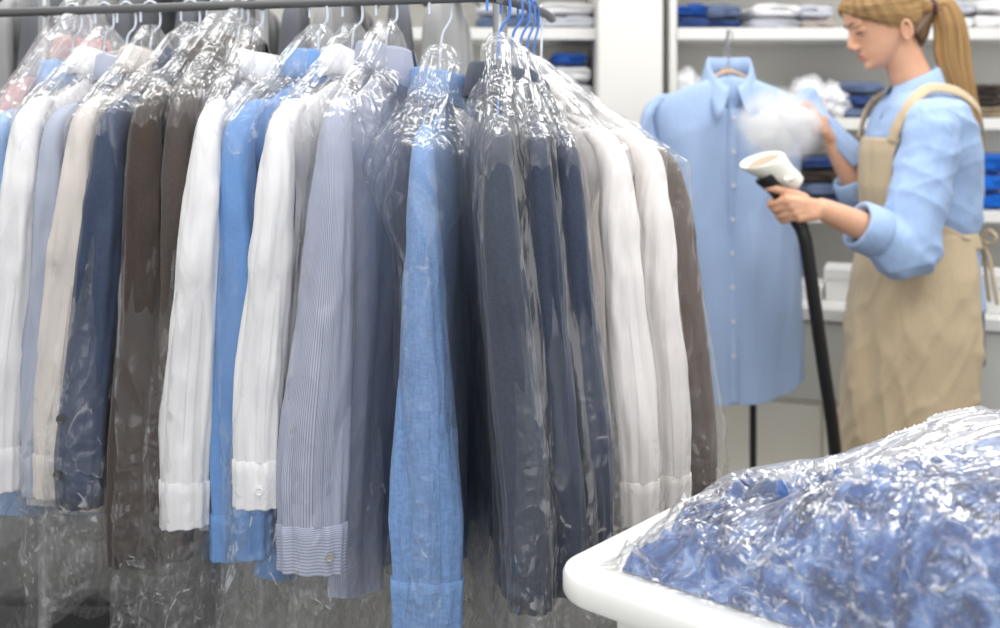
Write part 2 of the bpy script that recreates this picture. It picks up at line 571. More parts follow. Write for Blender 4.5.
def cuff_mesh(ring0, T, h, seed, flare=1.05, bottom_tilt=0.0):
    """Stiffer band below a ring of points, turned in at the hem."""
    ctr = ring0.mean(0)
    rows = []
    for k, (q, g) in enumerate([(-.006, 1.0), (-.004, 1.045), (0, 1.06), (.25, 1.06), (.6, flare * 1.02), (.97, flare * 1.03), (1.0, flare * 1.02), (1.0, flare * .97), (.9, flare * .95), (.6, flare * .93)]):
        p = ctr + (ring0 - ctr) * g
        p = p + np.array(T) * (h * q)
        p[:, 2] += bottom_tilt * (ring0[:, 1] - ctr[1]) * max(0, q)
        rows.append(p)
    return np.array(rows)


def button(mb, c, nrm, r=.0055):
    nrm = Vector(nrm).normalized(); a = nrm.orthogonal().normalized(); b = nrm.cross(a); c = Vector(c)
    prof = [(.0, .0015), (.62, .0015), (.78, .0026), (.95, .0024), (1, .0012), (.95, -.001)]
    rings = [[c + (a * math.cos(q) + b * math.sin(q)) * r * max(k, .02) + nrm * h for q in [2 * PI * i / 16 for i in range(16)]] for k, h in prof]
    mb.loft(rings)
    return mb


def collar_mesh(rx, ry, h, seed, leaf=.042, point=.03, jacket=False):
    """Fold-over collar swept round the neck; opens on the front (-y)."""
    n = 60
    u = np.linspace(0, 1, n)
    gap = .25 if not jacket else .5
    phi = -PI / 2 + gap / 2 + u * (2 * PI - gap)
    e = np.abs(u - .5) * 2
    pt = sst(.62, 1, e)
    prof = [(.98, -.018), (.97, h * .6), (.975, h * .95), (1.03, h * 1.05), (1.1, h * .92), (1.2, h * .3)]
    rows = []
    for r, z in prof:
        rows.append(np.stack([rx * r * np.cos(phi), ry * r * np.sin(phi), z + 0 * phi], 1))
    low = np.stack([rx * (1.3 + .16 * pt) * np.cos(phi), ry * (1.3 + .55 * pt) * np.sin(phi), h * .92 - leaf - point * pt], 1)
    rows.append(low); rows.append(low + np.array([0, 0, -.001]) * 1 - np.stack([.003 * np.cos(phi), .003 * np.sin(phi), 0 * phi], 1))
    rows.append(np.stack([rx * 1.12 * np.cos(phi), ry * 1.1 * np.sin(phi), h * .25 + 0 * phi], 1))
    V = np.array(rows)
    V[..., 2] += .004 * noise(V[..., 0] * 30, V[..., 1] * 30, seed, seed)
    V[..., 2] -= .012 * (V[..., 1] < 0) * np.abs(np.sin(phi))[None, :]      # dips to the front
    return V


def hanger(S, zrail, A, drop, mat, label, group='wire hangers on the front rail', lift=0.0, lean=0.0):
    t = empty('wire_hanger'); tag(t, label, 'hanger', group)
    top = zrail
    h = top - .012
    mb = MB()
    # hook: up from the twisted neck and round over the rail
    pts = [(lean * 0, 0, -.012), (0, 0, .03), (lean * .3, 0, h * .35), (lean * .8, -.004, h * .66), (lean, -.018, h - .018), (lean, -.016, h + .012),
           (lean, 0, h + .024), (lean, .015, h + .012), (lean, .017, h - .012)]
    mb.tube(smooth_path(pts, 40), .0021, 8)
    mb.build('hook', mat, t)
    a = A - .02
    mb = MB()
    arm = [(0, 0, -.012), (-a * .3, 0, -.02), (-a, 0, -drop - .004), (-a - .004, 0, -drop - .014), (-a + .01, 0, -drop - .018), (0, 0, -drop - .02),
           (a - .01, 0, -drop - .018), (a + .004, 0, -drop - .014), (a, 0, -drop - .004), (a * .3, 0, -.02)]
    mb.tube(smooth_path(arm + [(0, 0, -.012)], 80), .0018, 6)
    mb.build('shoulder_wire', mat, t)
    return t


def garment(g):
    """One shirt or jacket on its hanger, both placed from the photo."""
    npx, nd = g['neck']
    spx, spy = g['sh']
    cpx, cpy = g['cuff']
    jacket = g.get('jacket', False)
    A = g.get('A', .205)
    N = Vector(((npx - CX) / F * nd, nd))
    r = (spx - CX) / F                      # near shoulder tip on the ray of column spx, A away from the neck
    aa = 1 + r * r; bb = -2 * (N.x * r + N.y); cc = N.length_squared - A * A
    disc = bb * bb - 4 * aa * cc
    ds = (-bb - math.sqrt(disc)) / (2 * aa) if disc > 0 else -bb / (2 * aa)
    S = Vector((r * ds, ds))
    th = math.atan2(N.y - S.y, N.x - S.x)
    drop = g.get('drop', .07)
    zs = CZ + (HY - spy) / F * ds
    zn = zs + drop
    sc = F / ds
    root = empty(g['name'], (N.x, N.y, zn), th)
    tag(root, g['label'], 'jacket' if jacket else 'shirt', g.get('group', 'garments on the front rail'))
    # world drift of the cuff in local axes
    L = (cpy - spy) / sc
    dX = (cpx - spx) / sc
    dl = (dX * math.cos(th), -dX * math.sin(th))
    wide = (-math.cos(th), math.sin(th))
    hw0, hw1 = g['w'][0] / sc / 2, g['w'][1] / sc / 2
    b = g.get('b', .04 if jacket else .034)
    seed = g['seed']
    mat, cm = g['mat'], g.get('cuffmat', g['mat'])
    bl = g.get('L', .72)
    V = body_mesh(A, bl, b, drop, seed, drift=(0, dl[1] * g.get('bd', .5)))
    grid('body', V, mat, root, True, (.95, bl))
    cl = .0 if jacket else .064
    for sx in (-1, 1):
        dr = dl if sx < 0 else (0, dl[1] * .3)
        Vs, ln = sleeve_mesh(sx, A, drop, L - cl, hw0, hw1, g.get('th', .03), dr, wide if sx < 0 else (0, 1), seed + sx, cap=.024 if jacket else .02)
        if jacket:                          # hem turned in
            last = Vs[-1]; c0 = last.mean(0)
            Vs = np.concatenate([Vs, (c0 + (last - c0) * .9 + [0, 0, .001])[None], (c0 + (last - c0) * .86 + [0, 0, .03])[None]], 0)
        so = grid('sleeve', Vs, mat, root, True, (.24, ln))
        ring = Vs[-1].copy() if not jacket else Vs[-3].copy()
        if not jacket:
            tl = g.get('tilt', 0) if sx < 0 else 0
            Vc = cuff_mesh(ring, (dr[0] * .12 / max(L, .1), dr[1] * .12, -1), cl + .004, seed, 1.0, tl)
            cu = grid('cuff', Vc, cm, root, True, (.24, .12) if cm is not STRIPEH else (.24, .12))
        if sx < 0 and not jacket:
            # slit binding that runs up the sleeve from the cuff
            fr = np.array([-wide[1], wide[0], 0.])
            if fr[0] > 0: fr = -fr
            n0 = int(len(Vs) * .80)
            wv = np.array([wide[0], wide[1], 0]); kk = g.get('slit', -.25)
            rows = []
            for q in range(n0, len(Vs)):
                rq = Vs[q]; c0 = rq.mean(0)
                sel = [i for i in range(len(rq)) if np.dot(rq[i] - c0, fr) > 0]
                pos = []
                for e in (-.006, 0, .006):
                    want = np.dot(wv, wv) * kk * hw1 + e
                    srt = sorted(sel, key=lambda i: abs(np.dot(rq[i] - c0, wv) - want))[:2]
                    a, b_ = rq[srt[0]], rq[srt[1]]
                    da, db = np.dot(a - c0, wv), np.dot(b_ - c0, wv)
                    t_ = 0 if abs(db - da) < 1e-6 else min(1.5, max(-.5, (want - da) / (db - da)))
                    pos.append(a + (b_ - a) * t_ + fr * (.0016 if e else .0022))
                rows.append(pos)
            grid('sleeve_slit', np.array(rows), mat, so, False, (.02, .12))
        if sx < 0 and g.get('button'):
            # buttons on the side that faces the aisle
            kx = g['button'][0]; ys = g['button'][1]
            mb_all = []
            for q in ys:
                ringq = Vc[4] if not jacket else Vs[max(0, int((len(Vs) - 3) * q))]
                c0 = ringq.mean(0)
                wv = np.array([wide[0], wide[1], 0])
                want = c0 + wv * kx * hw1
                fr = np.array([-wide[1], wide[0], 0]) * 1.0
                if np.dot(fr, np.array([-1, 0, 0])) < 0: fr = -fr
                sel = [i for i in range(len(ringq)) if np.dot(ringq[i] - c0, fr) > 0]
                i = min(sel, key=lambda i: abs(np.dot(ringq[i] - want, wv)))
                mb = MB(); button(mb, ringq[i] + fr * .002, fr, .0062 if not jacket else .0075)
                mb.build('button', g.get('bmat', BUTTON_W), cu if not jacket else so)
    if jacket:
        Vk = collar_mesh(.062, .042, .028, seed, .05, .02, True)
        grid('collar', Vk, mat, root, False, (.4, .1))
        # lapels lie on the front panel
        for sgn in (-1, 1):
            rows = []
            for q in np.linspace(0, 1, 14):
                z = -.012 - .34 * q
                wl = .055 * math.sin(min(1, q * 1.6 + .25) * PI / 2) * (1 - q) ** .6 + .004
                x0 = sgn * (.05 * (1 - q) + .004)
                yy = -(b * math.sqrt(min(1, max(.02, -z) / .13)) + .010)
                rows.append([(x0, yy - .002, z), (x0 + sgn * wl * .5, yy - .006, z + .004), (x0 + sgn * wl, yy - .001, z + .012 * (1 - q))])
            grid('lapel', np.array(rows), mat, root)
    else:
        Vk = collar_mesh(.058, .042, .034, seed)
        grid('collar', Vk, mat, root, False, (.4, .1))
    hg = hanger(S, RAIL_Z - zn, A, drop, WIRE_B if g.get('bluewire') else WIRE_W,
                g['hlabel'], lean=0)
    hg.location = root.location; hg.rotation_euler = root.rotation_euler
    g['root'], g['th_'], g['zn'], g['N'], g['dl'], g['drop_'], g['A_'], g['sc'] = root, th, zn, N, dl, drop, A, sc
    return root


RAIL_Z = 1.545


def rd(px):
    """Distance of the rail at column px."""
    return 1.72 / (1 + .3 * (px - 500) / 1100)


def G(**k):
    return k


GAR = [
    G(name='dress_shirt', label='light blue shirt at the left end of the rail, cut by the photo edge', mat=LBLUE, neck=(72, rd(72)), sh=(2, 122), cuff=(-26, 480), w=(40, 44), seed=1),
    G(name='dress_shirt', label='white shirt whose sleeve hangs nearest the left edge', mat=WHITE, neck=(104, rd(104)), sh=(33, 108), cuff=(2, 485), w=(42, 46), seed=2),
    G(name='dress_shirt', label='pale blue grey shirt between the leftmost white shirt and the stone shirt', mat=PALE, neck=(126, rd(126)), A=.19, sh=(62, 116), cuff=(44, 490), w=(36, 40), seed=3),
    G(name='dress_shirt', label='stone coloured shirt left of the slate navy jacket', mat=OFFW, neck=(150, rd(150)), sh=(90, 108), cuff=(57, 492), w=(42, 40), seed=4),
    G(name='suit_jacket', label='slate navy jacket with two dark buttons on its sleeve', mat=NAVY, neck=(190, rd(190)), sh=(120, 106), cuff=(83, 504), w=(44, 48), seed=5, jacket=True, L=.66, button=(.72, (.933, .972)), bmat=BUTTON_D),
    G(name='suit_jacket', label='dark brown jacket with the long sleeve, right of the slate navy jacket', mat=BROWN, neck=(216, rd(216)), sh=(153, 98), cuff=(140, 562), w=(46, 62), seed=6, jacket=True, L=.74),
    G(name='suit_jacket', label='grey brown jacket tucked between the dark brown jacket and a white shirt', mat=TAUPE, neck=(238, rd(238)), A=.185, sh=(188, 92), cuff=(172, 556), w=(44, 46), seed=7, jacket=True, L=.74, hwire=1),
    G(name='dress_shirt', label='white shirt left of the mid blue shirt, wide closed cuff', mat=WHITE, neck=(252, rd(252)), sh=(212, 112), cuff=(187, 521), w=(42, 52), seed=8, tilt=-.08),
    G(name='dress_shirt', label='plain mid blue shirt between two white shirts', mat=BLUE, neck=(318, rd(318)), A=.182, sh=(246, 112), cuff=(243, 553), w=(46, 63), L=.79, seed=9, tilt=-.06),
    G(name='dress_shirt', label='white shirt between the mid blue and the striped shirt, button on cuff', mat=WHITE, neck=(352, rd(352)), A=.218, sh=(286, 112), cuff=(260, 501), w=(40, 50), seed=10, button=(-.15, (0,)), bmat=BUTTON_W),
    G(name='dress_shirt', label='grey blue striped shirt with a round button on its cuff', mat=STRIPE, cuffmat=STRIPEH, neck=(386, rd(386)), sh=(340, 108), cuff=(313, 565), w=(48, 72), seed=11, L=.80, tilt=.06, button=(-.55, (0,)), bmat=BUTTON),
    G(name='dress_shirt', label='blue chambray shirt with the longest sleeve, in front of the rail centre', mat=CHAM, neck=(440, rd(440)), sh=(424, 138), cuff=(428, 621), w=(40, 74), seed=12, L=.74),
    G(name='suit_jacket', label='charcoal jacket right of the chambray shirt, first of the three in film', mat=CHAR, neck=(498, 1.70), sh=(498, 128), cuff=(530, 606), w=(46, 46), seed=13, jacket=True, L=.74, bluewire=True, bd=.9),
    G(name='suit_jacket', label='charcoal jacket in the middle of the three in film', mat=CHAR2, neck=(511, 1.76), sh=(535, 130), cuff=(563, 590), w=(42, 46), seed=14, jacket=True, L=.74, bluewire=True, bd=.9),
    G(name='suit_jacket', label='blue charcoal jacket beside the right hand white shirts', mat=CHAR2, neck=(519, 1.80), sh=(562, 138), cuff=(592, 548), w=(40, 40), seed=15, jacket=True, L=.70, bluewire=True, bd=.9),
    G(name='dress_shirt', label='white shirt right of the charcoal jackets, lower cuff of the pair', mat=WARM, neck=(526, 1.84), sh=(607, 142), cuff=(634, 520), w=(44, 46), seed=16, bluewire=True, bd=.8),
    G(name='dress_shirt', label='white shirt beside the last brown jacket, higher cuff of the pair', mat=WARM, neck=(533, 1.90), sh=(640, 142), cuff=(667, 511), w=(40, 40), seed=17, bluewire=True, bd=.8),
    G(name='suit_jacket', label='warm brown jacket at the right end of the rail', mat=BRN2, neck=(541, 1.98), sh=(663, 150), cuff=(697, 492), w=(50, 46), seed=18, jacket=True, L=.62, bd=.8),
]
# pink shirt further back in the left bunch, only its collar and shoulder show
GAR.insert(0, G(name='dress_shirt', label='dusty pink shirt whose shoulder shows in the left bunch under film', mat=PINK, neck=(82, 2.10), sh=(18, 88), cuff=(-40, 440), w=(40, 40), seed=31))
for i, g in enumerate(GAR):
    g['hlabel'] = 'wire hanger of the ' + g['label'].split(',')[0].split(' whose')[0].split(' with')[0].split(' between')[0]
GAR[7]['hlabel'] = 'white wire hanger of the grey brown jacket'
for i, h in {2: 'wire hanger of the white shirt nearest the left edge', 8: 'wire hanger of the white shirt left of the mid blue one',
             10: 'wire hanger of the white shirt left of the striped one', 13: 'blue wire hanger of the first charcoal jacket', 14: 'blue wire hanger of the middle charcoal jacket',
             15: 'blue wire hanger of the charcoal jacket beside the white shirts', 16: 'blue wire hanger of the white shirt right of the charcoal jackets',
             17: 'blue wire hanger of the white shirt beside the last brown jacket', 18: 'wire hanger of the warm brown jacket at the right end'}.items():
    GAR[i]['hlabel'] = h
for g in GAR:
    garment(g)

# ---------------------------------------------------------------- the rack itself
rk = empty('garment_rack', (0, 1.9, 0)); tag(rk, 'steel garment rack with a dark rail carrying the row of bagged clothes', 'rack')
rk.location = (0, 0, 0)
path = [(at(p, 0, rd(p)).x, rd(p), RAIL_Z) for p in (-160, 0, 150, 300, 420, 480)] + [(.0, 1.76, RAIL_Z), (.035, 1.84, RAIL_Z), (.06, 1.92, RAIL_Z), (.085, 2.02, RAIL_Z), (.1, 2.12, RAIL_Z)]
MB().tube(smooth_path(path, 70), .008, 12).build('rail', M['dark_steel'], rk)
for px in (45, 262, 500):
    d = rd(px) + .16
    x = (px - CX) / F * d
    MB().tube([(x, d, .03), (x, d, 1.75)], .0125, 14).build('post', M['steel'], rk)
    y0 = rd(px)
    MB().tube([(x * y0 / d, y0, RAIL_Z - .004), (x, d, RAIL_Z + .02)], .007, 8).build('bracket', M['dark_steel'], rk)
    MB().box(x - .03, x + .03, d - .22, d + .22, 0, .03, .008).build('foot', M['dark_steel'], rk)
# ================================================================ clear plastic garment bags
FILM = film('clear_polythene', low=-.55, crease_glint=.5)
FILM_T = film('thin_clear_polythene', low=-.55, crease_glint=.5, milk=.015, gloss=.4)
FILM_M = film('cloudy_polythene', low=-.55, crease_glint=.5, milk=.09)
FILM_D = film('crumpled_polythene', gloss=.6, milk=.034, crease_glint=.5, scale=9.5, zone=(.40, .56), bump=.55, low=-.58)


def bag(g, label, L=.95, A=.045, b=.062, bulge=0.0, seed=0, mat=None, crum=1.0, top=.075, taper=0.0, nu=120, nv=190, mid=.4):
    root, dl = g['root'], g['dl']
    drop, Ag = g['drop_'], g['A_']
    a0 = Ag + A
    phi = np.linspace(0, 2 * PI, nu, endpoint=False)[None, :]
    t = np.linspace(0, 1, nv)[:, None]
    c, s = np.cos(phi), np.sin(phi)
    cx = np.sign(c) * np.abs(c) ** .8; sy = np.sign(s) * np.abs(s) ** .8
    cone = np.clip(t / .2, 0, 1)
    dep = np.clip((t - .2) / .8, 0, 1) * L
    k = np.sqrt(cone)
    x1 = a0 * cx * (1 - taper * sst(0, L, dep))
    bb = (.022 + (b - .022) * np.sqrt(np.clip(dep / .12, 0, 1))) + bulge * np.exp(-((dep - .07) / .07) ** 2)
    y1 = bb * sy
    zr = (z_shoulder(x1, Ag, drop) + .014 + .03 * np.abs(x1) / a0 * 0) * (1 - sst(.05, .5, dep))
    gx, gy = .016 * c, .012 * s
    x = gx * (1 - cone) + x1 * cone
    y = gy * (1 - k) + y1 * k
    z = top * (1 - cone) + zr * cone - dep
    # gathered streaks that run down from the neck
    st = noise(phi * 5, cone * 1.2, seed, seed + 1) + .5 * ridge(phi * 9, cone * 1.6, seed, seed + 2)
    rad = np.stack(np.broadcast_arrays(cx * .5 + 0 * t, sy + 0 * t, 0 * (c + t)), -1)
    fade = (1 - sst(.03, .22, dep))
    amp_top = .0055 * crum * fade * sst(0, .35, cone)
    amp_mid = .004 * mid * (1 - fade) + .016 * crum * sst(L * .6, L * .8, dep)
    cr = (ridge(x * 9, y * 12 + seed, z * 6, seed + 3) - .5) + .5 * (ridge(x * 20, y * 24, z * 13 + seed, seed + 4) - .5)
    low = noise(x * 5, y * 3 + seed, z * 3, seed + 8)
    cb = (ridge(x * 11, y * 14 + seed, z * 10, seed + 13) - .5) + .5 * (ridge(x * 24, y * 26, z * 22 + seed, seed + 14) - .5)
    kb = sst(L * .6, L * .8, dep)
    cr = cr * (1 - kb) + cb * kb
    disp = amp_top * (st * .7 + cr) + amp_mid * cr + .016 * sst(.15, .6, dep) * low * crum
    V = np.stack(np.broadcast_arrays(x, y, z), -1) + rad * disp[..., None]
    V[..., 2] += (.010 * crum * fade * sst(0, .5, cone) * cr * .5)
    # follow the lean of the sleeves
    near = sst(-.2, 1, -V[..., 0] / a0)
    V[..., 1] += dl[1] * sst(0, .62, dep) * (.35 + .65 * near)
    V[..., 0] += dl[0] * sst(0, .62, dep) * near
    V[..., 2] -= sst(L * .85, L, dep) * .04 * noise(phi * 2.0, seed, 0, seed + 11)
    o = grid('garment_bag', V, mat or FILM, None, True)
    o.location = root.location; o.rotation_euler = root.rotation_euler
    tag(o, label, 'garment bag', 'clear plastic bags over the garments')
    return o


def bl(i):
    return 'clear plastic garment bag over the ' + GAR[i]['label'].split(',')[0].split(' whose')[0].split(' with')[0].split(' between')[0]


BAGS = [(0, dict(L=.8, seed=40, mat=FILM_M, top=.13)), (1, dict(L=.9, seed=41, mat=FILM_M, top=.12)), (2, dict(L=.75, seed=42, mat=FILM_M)), (4, dict(L=.86, seed=44, crum=1.2)), (5, dict(L=.8, seed=45, crum=1.6, mat=FILM_D)),
        (6, dict(L=.95, seed=46, crum=1.3, b=.066)), (7, dict(L=.95, seed=47, crum=1.2, mat=FILM_D)), (8, dict(L=.9, seed=48, mid=.15)), (9, dict(L=.95, seed=49, mid=.15)), (10, dict(L=.95, seed=50, mid=.15)),
        (11, dict(L=1.0, seed=51, mid=.15, b=.07)), (12, dict(L=.95, seed=52, bulge=.05, crum=1.4, mat=FILM_D, A=.05)), (13, dict(L=1.0, seed=53, crum=1.2, mat=FILM_D)), (14, dict(L=.95, seed=54, crum=1.2)),
        (15, dict(L=.9, seed=55, crum=1.2, mat=FILM_D)), (16, dict(L=.85, seed=56, mat=FILM_T)), (17, dict(L=.8, seed=57, mat=FILM_T)), (18, dict(L=.75, seed=58, A=.06, crum=1.2))]
BL = {2: 'clear plastic garment bag over the white shirt nearest the left edge', 8: 'clear plastic garment bag over the white shirt left of the mid blue one',
      10: 'clear plastic garment bag over the white shirt left of the striped one', 12: 'clear plastic garment bag puffed out at the top of the chambray shirt',
      13: 'clear plastic garment bag over the first charcoal jacket', 14: 'clear plastic garment bag over the middle charcoal jacket',
      15: 'clear plastic garment bag over the charcoal jacket beside the white shirts', 16: 'clear plastic garment bag over the white shirt right of the charcoal jackets',
      17: 'clear plastic garment bag over the white shirt beside the last brown jacket'}
for i, k in BAGS:
    bag(GAR[i], BL.get(i, bl(i)), **k)
# ================================================================ shelving, counter and what stands on them
SF, SB = 3.72, 4.12          # front and back of the shelf boards


def shelf_unit(x0, x1, zs, label, foot=0.0):
    t = empty('shelving_unit', ((x0 + x1) / 2, SF, 0)); tag(t, label, 'shelves')
    T = Matrix.Translation((-(x0 + x1) / 2, -SF, 0))
    MB().box(x0, x1, SB, SB + .015, foot, 2.3, 0, T).build('back_panel', M['wall'], t, False)
    for xa, xb in ((x0, x0 + .025), (x1 - .025, x1)):
        MB().box(xa, xb, SF + .01, SB, foot, 2.3, .002, T).build('side_panel', M['white_board'], t, False)
    for z in zs:
        MB().box(x0 + .025, x1 - .025, SF, SB, z - .04, z, .003, T).build('shelf_board', M['white_board'], t, False)
    return t


shelf_unit(-.62, .49, (1.06, 1.36, 1.655, 1.98), 'white shelving left of the square column, mostly behind the clothes rack')
shelf_unit(.575, 2.35, (1.035, 1.35, 1.655, 1.98), 'long white shelving behind the woman, right of the square column')


def folded(name, x, y, z, w, d, h, mat, label, cat, group, seed=0, lobes=2):
    """A folded piece of clothing: doubled cloth with rounded fold edges in front."""
    nu, nx = 56, 26
    q = np.linspace(0, 2 * PI, nu, endpoint=False)[None, :]
    s = np.linspace(-1, 1, nx)[:, None]
    c, sn = np.cos(q), np.sin(q)
    yy = np.sign(c) * np.abs(c) ** .35; zz = np.sign(sn) * np.abs(sn) ** .55
    e = (1 - np.abs(s) ** 7) ** .5 * .96 + .04
    front = sst(.1, 1, -c)
    # the fold edges show as lobes on the front
    bulge = 1 + front * .06 * (np.abs(np.sin(lobes * PI / 2 * (zz + 1))) - .6)
    X = s * w / 2 * (1 - .03 * (1 - np.abs(zz)) * 0) + 0 * q
    Y = yy * bulge * d / 2 * (.9 + .1 * e)
    Z = zz * h / 2 * e * (1 + .12 * noise(X * 9, Y * 9, seed, seed)) + h / 2
    Z = Z + .1 * h * noise(X * 7, Y * 6, seed, seed + 2) * (zz > 0) + .05 * h * noise(X * 25, Y * 25, seed, seed + 3) * (zz > 0)
    Y = Y + .012 * noise(X * 14, zz * 2, seed, seed + 4)
    Z = np.maximum(Z, .0005)
    o = grid(name, np.stack(np.broadcast_arrays(X, Y, Z), -1), mat, None, True, (2 * (d + h), w), True)
    o.location = (x, y, z); o.rotation_euler = (0, 0, .06 * math.sin(seed * 7.1))
    tag(o, label, cat, group)
    return o


C_NAVY = fabric('navy_jersey', srgb(44, 66, 116), trans=0); C_DEEP = fabric('deep_blue_jersey', srgb(26, 74, 150), trans=0)
C_STEEL = fabric('steel_blue_jersey', srgb(92, 106, 134), trans=0); C_LG = fabric('light_grey_jersey', srgb(196, 198, 206), trans=0)
C_GB = fabric('greige_jersey', srgb(176, 164, 158), trans=0); C_W = fabric('white_jersey', srgb(230, 229, 230), trans=0)
C_DK = fabric('dark_umber_jersey', srgb(62, 52, 46), trans=0); C_TAN = fabric('tan_jersey', srgb(150, 134, 110), trans=0)
C_ROYAL = fabric('royal_blue_jersey', srgb(20, 96, 190), trans=0)


def stack(px0, px1, ys, shelf, name, cat, group, mats, labels, d=.30, yc=None, seed=0):
    """Folded pieces one over another between columns px0..px1; ys = photo rows of the layer boundaries, bottom first."""
    yc = yc or SF + .03 + d / 2
    df = yc - d / 2
    x = (px0 + px1) / 2; x = (x - CX) / F * df
    w = (px1 - px0) / F * df
    z = shelf
    for i in range(len(ys) - 1):
        h = (ys[i] - ys[i + 1]) / F * df
        folded(name, x + .006 * math.sin(i * 5 + seed), yc, z, w * (1 - .02 * i), d, h * .96, mats[i % len(mats)], labels[i], cat, group, seed + i)
        z += h * .97


B1, B2, B3 = 1.655, 1.35, 1.035
o3 = ('lowest', 'middle', 'top')
stack(670, 708, (22, 10, -4), B1, 'folded_garment', 'folded clothes', 'folded clothes on the top shelf', (C_NAVY, C_DEEP, C_NAVY), ['%s folded navy garment of the stack next to the square column' % q for q in ('lower', 'upper')], seed=1)
stack(709, 746, (22, 12, -4), B1, 'folded_garment', 'folded clothes', 'folded clothes on the top shelf', (C_NAVY, C_STEEL, C_NAVY), ['%s folded dark blue garment of the second stack from the column' % q for q in ('lower', 'upper')], seed=5)
stack(748, 800, (22, 11, -4), B1, 'folded_garment', 'folded clothes', 'folded clothes on the top shelf', (C_LG, C_W, C_LG), ['%s folded pale grey garment on the top shelf above the hanging shirt' % q for q in ('lower', 'upper')], seed=9)
stack(803, 838, (22, 12, -4), B1, 'folded_garment', 'folded clothes', 'folded clothes on the top shelf', (C_GB, C_LG, C_GB), ["%s folded greige garment beside the woman's forehead" % q for q in ('lower', 'upper')], seed=13)
stack(945, 975, (22, 8, -8), B1, 'folded_garment', 'folded clothes', 'folded clothes on the top shelf', (C_W, C_LG), ["%s folded white garment on the top shelf behind the ponytail" % q for q in ('lower', 'upper')], seed=17)
stack(977, 1015, (22, 6, -10), B1, 'folded_garment', 'folded clothes', 'folded clothes on the top shelf', (C_W, C_W), ["%s folded white garment at the right end of the top shelf" % q for q in ('lower', 'upper')], seed=21)
stack(842, 890, (115, 103, 91, 77), B2, 'folded_garment', 'folded clothes', 'folded clothes on the middle shelf', (C_STEEL, C_NAVY, C_STEEL), ["%s folded steel blue garment in front of the woman's chin" % q for q in o3], seed=25)
stack(976, 1012, (115, 103, 92, 80), B2, 'folded_garment', 'folded clothes', 'folded clothes on the middle shelf', (C_TAN, C_DK, C_DK), ["%s folded brown garment right of the ponytail" % q for q in o3], seed=29)
stack(806, 860, (208, 194, 180, 166, 152), B3, 'folded_garment', 'folded clothes', 'folded clothes on the lower shelf', (C_NAVY, C_STEEL, C_DK, C_NAVY), ["%s folded dark garment behind the steam and the woman's far arm" % q for q in ('lowest', 'second lowest', 'third lowest', 'top')], seed=33)
stack(972, 1018, (208, 190, 170, 150), B3, 'folded_garment', 'folded clothes', 'folded clothes on the lower shelf', (C_ROYAL, C_ROYAL, C_ROYAL), ["%s folded royal blue garment behind the woman's back" % q for q in o3], seed=37)
stack(536, 594, (22, 8, -6), B1, 'folded_garment', 'folded clothes', 'folded clothes on the left shelves', (C_LG, C_W), ["%s folded white garment on the shelf left of the column" % q for q in ('lower', 'upper')], seed=41)
stack(478, 533, (22, 10, -4), B1, 'folded_garment', 'folded clothes', 'folded clothes on the left shelves', (C_STEEL, C_LG), ["%s folded grey garment on the shelf above the rail end" % q for q in ('lower', 'upper')], seed=43)
stack(552, 590, (113, 96, 80, 62, 47), 1.36, 'folded_garment', 'folded clothes', 'folded clothes on the left shelves', (C_W, C_LG, C_W, C_DEEP), ['%s' % q for q in ('lowest folded white garment left of the column, under a blue one', 'folded pale garment left of the column, second in its stack', 'folded white garment left of the column, directly under the deep blue one', 'deep blue folded garment left of the column, top of its stack')], seed=47)


def lump(name, x, y, z, r, mat, label, cat, group, seed):
    """A bunched-up bundle of cloth in film, resting on its flat underside."""
    n, m = 40, 64
    th = np.linspace(.02, PI - .02, n)[:, None]; ph = np.linspace(0, 2 * PI, m, endpoint=False)[None, :]
    X, Y, Z = np.sin(th) * np.cos(ph), np.sin(th) * np.sin(ph), np.cos(th) + 0 * ph
    k = 1 + .18 * noise(X * 1.8 + seed, Y * 1.8, Z * 1.8, seed) + .12 * (ridge(X * 3.5, Y * 3.5 + seed, Z * 3.5, seed + 1) - .5) + .06 * (ridge(X * 8, Y * 8, Z * 8 + seed, seed + 2) - .5)
    V = np.stack(np.broadcast_arrays(X * k * r[0], Y * k * r[1], np.maximum(Z * k, -.72) * r[2] + .72 * r[2]), -1)
    o = grid(name, V, mat, None, True, (1, 1), True)
    o.location = (x, y, z)
    tag(o, label, cat, group)
    return o


C_FW = plain('white_film_wrapped_cloth', srgb(236, 236, 238), .3, bump=.5, scale=40)
for i, (px, w, hgt, sh, l) in enumerate([(686, 34, 50, B2, 'white film wrapped bundle between the column and the hanging shirt'),
                                      (808, 40, 42, B2, 'white film wrapped bundle right of the hanging shirt, lower left of the pair'), (832, 34, 36, B2, 'white film wrapped bundle beside the steel blue folded stack')]):
    d = SF + .14
    lump('wrapped_bundle', (px - CX) / F * d, d, sh, (w / 2 / F * d, .11, hgt / F * d / 1.75), C_FW, l, 'bundle', 'film wrapped bundles on the middle shelf', 60 + i)

# ---------------------------------------------------------------- counter that runs in front of the shelves
ca = math.radians(-20)
ct = empty('counter', (1.02, 3.27, 0), ca); tag(ct, 'long low white topped counter with grey fronts behind the woman', 'counter')
MB().box(-.46, 1.1, -.02, .30, .745, .785, .006).build('worktop', M['white_board'], ct, False)
MB().box(-.44, 1.08, .02, .29, .08, .745).build('cabinet_body', M['beige_panel'], ct, False)
for i in range(4):
    xa = -.44 + i * .38
    MB().box(xa + .004, xa + .376, .0, .02, .505, .74, .003).build('drawer_front', M['grey_panel'], ct, False)
    MB().box(xa + .004, xa + .376, .006, .02, .09, .488, .003).build('door', M['beige_panel'], ct, False)
MB().box(-.42, 1.06, .05, .28, 0, .08).build('plinth', M['black'], ct, False)


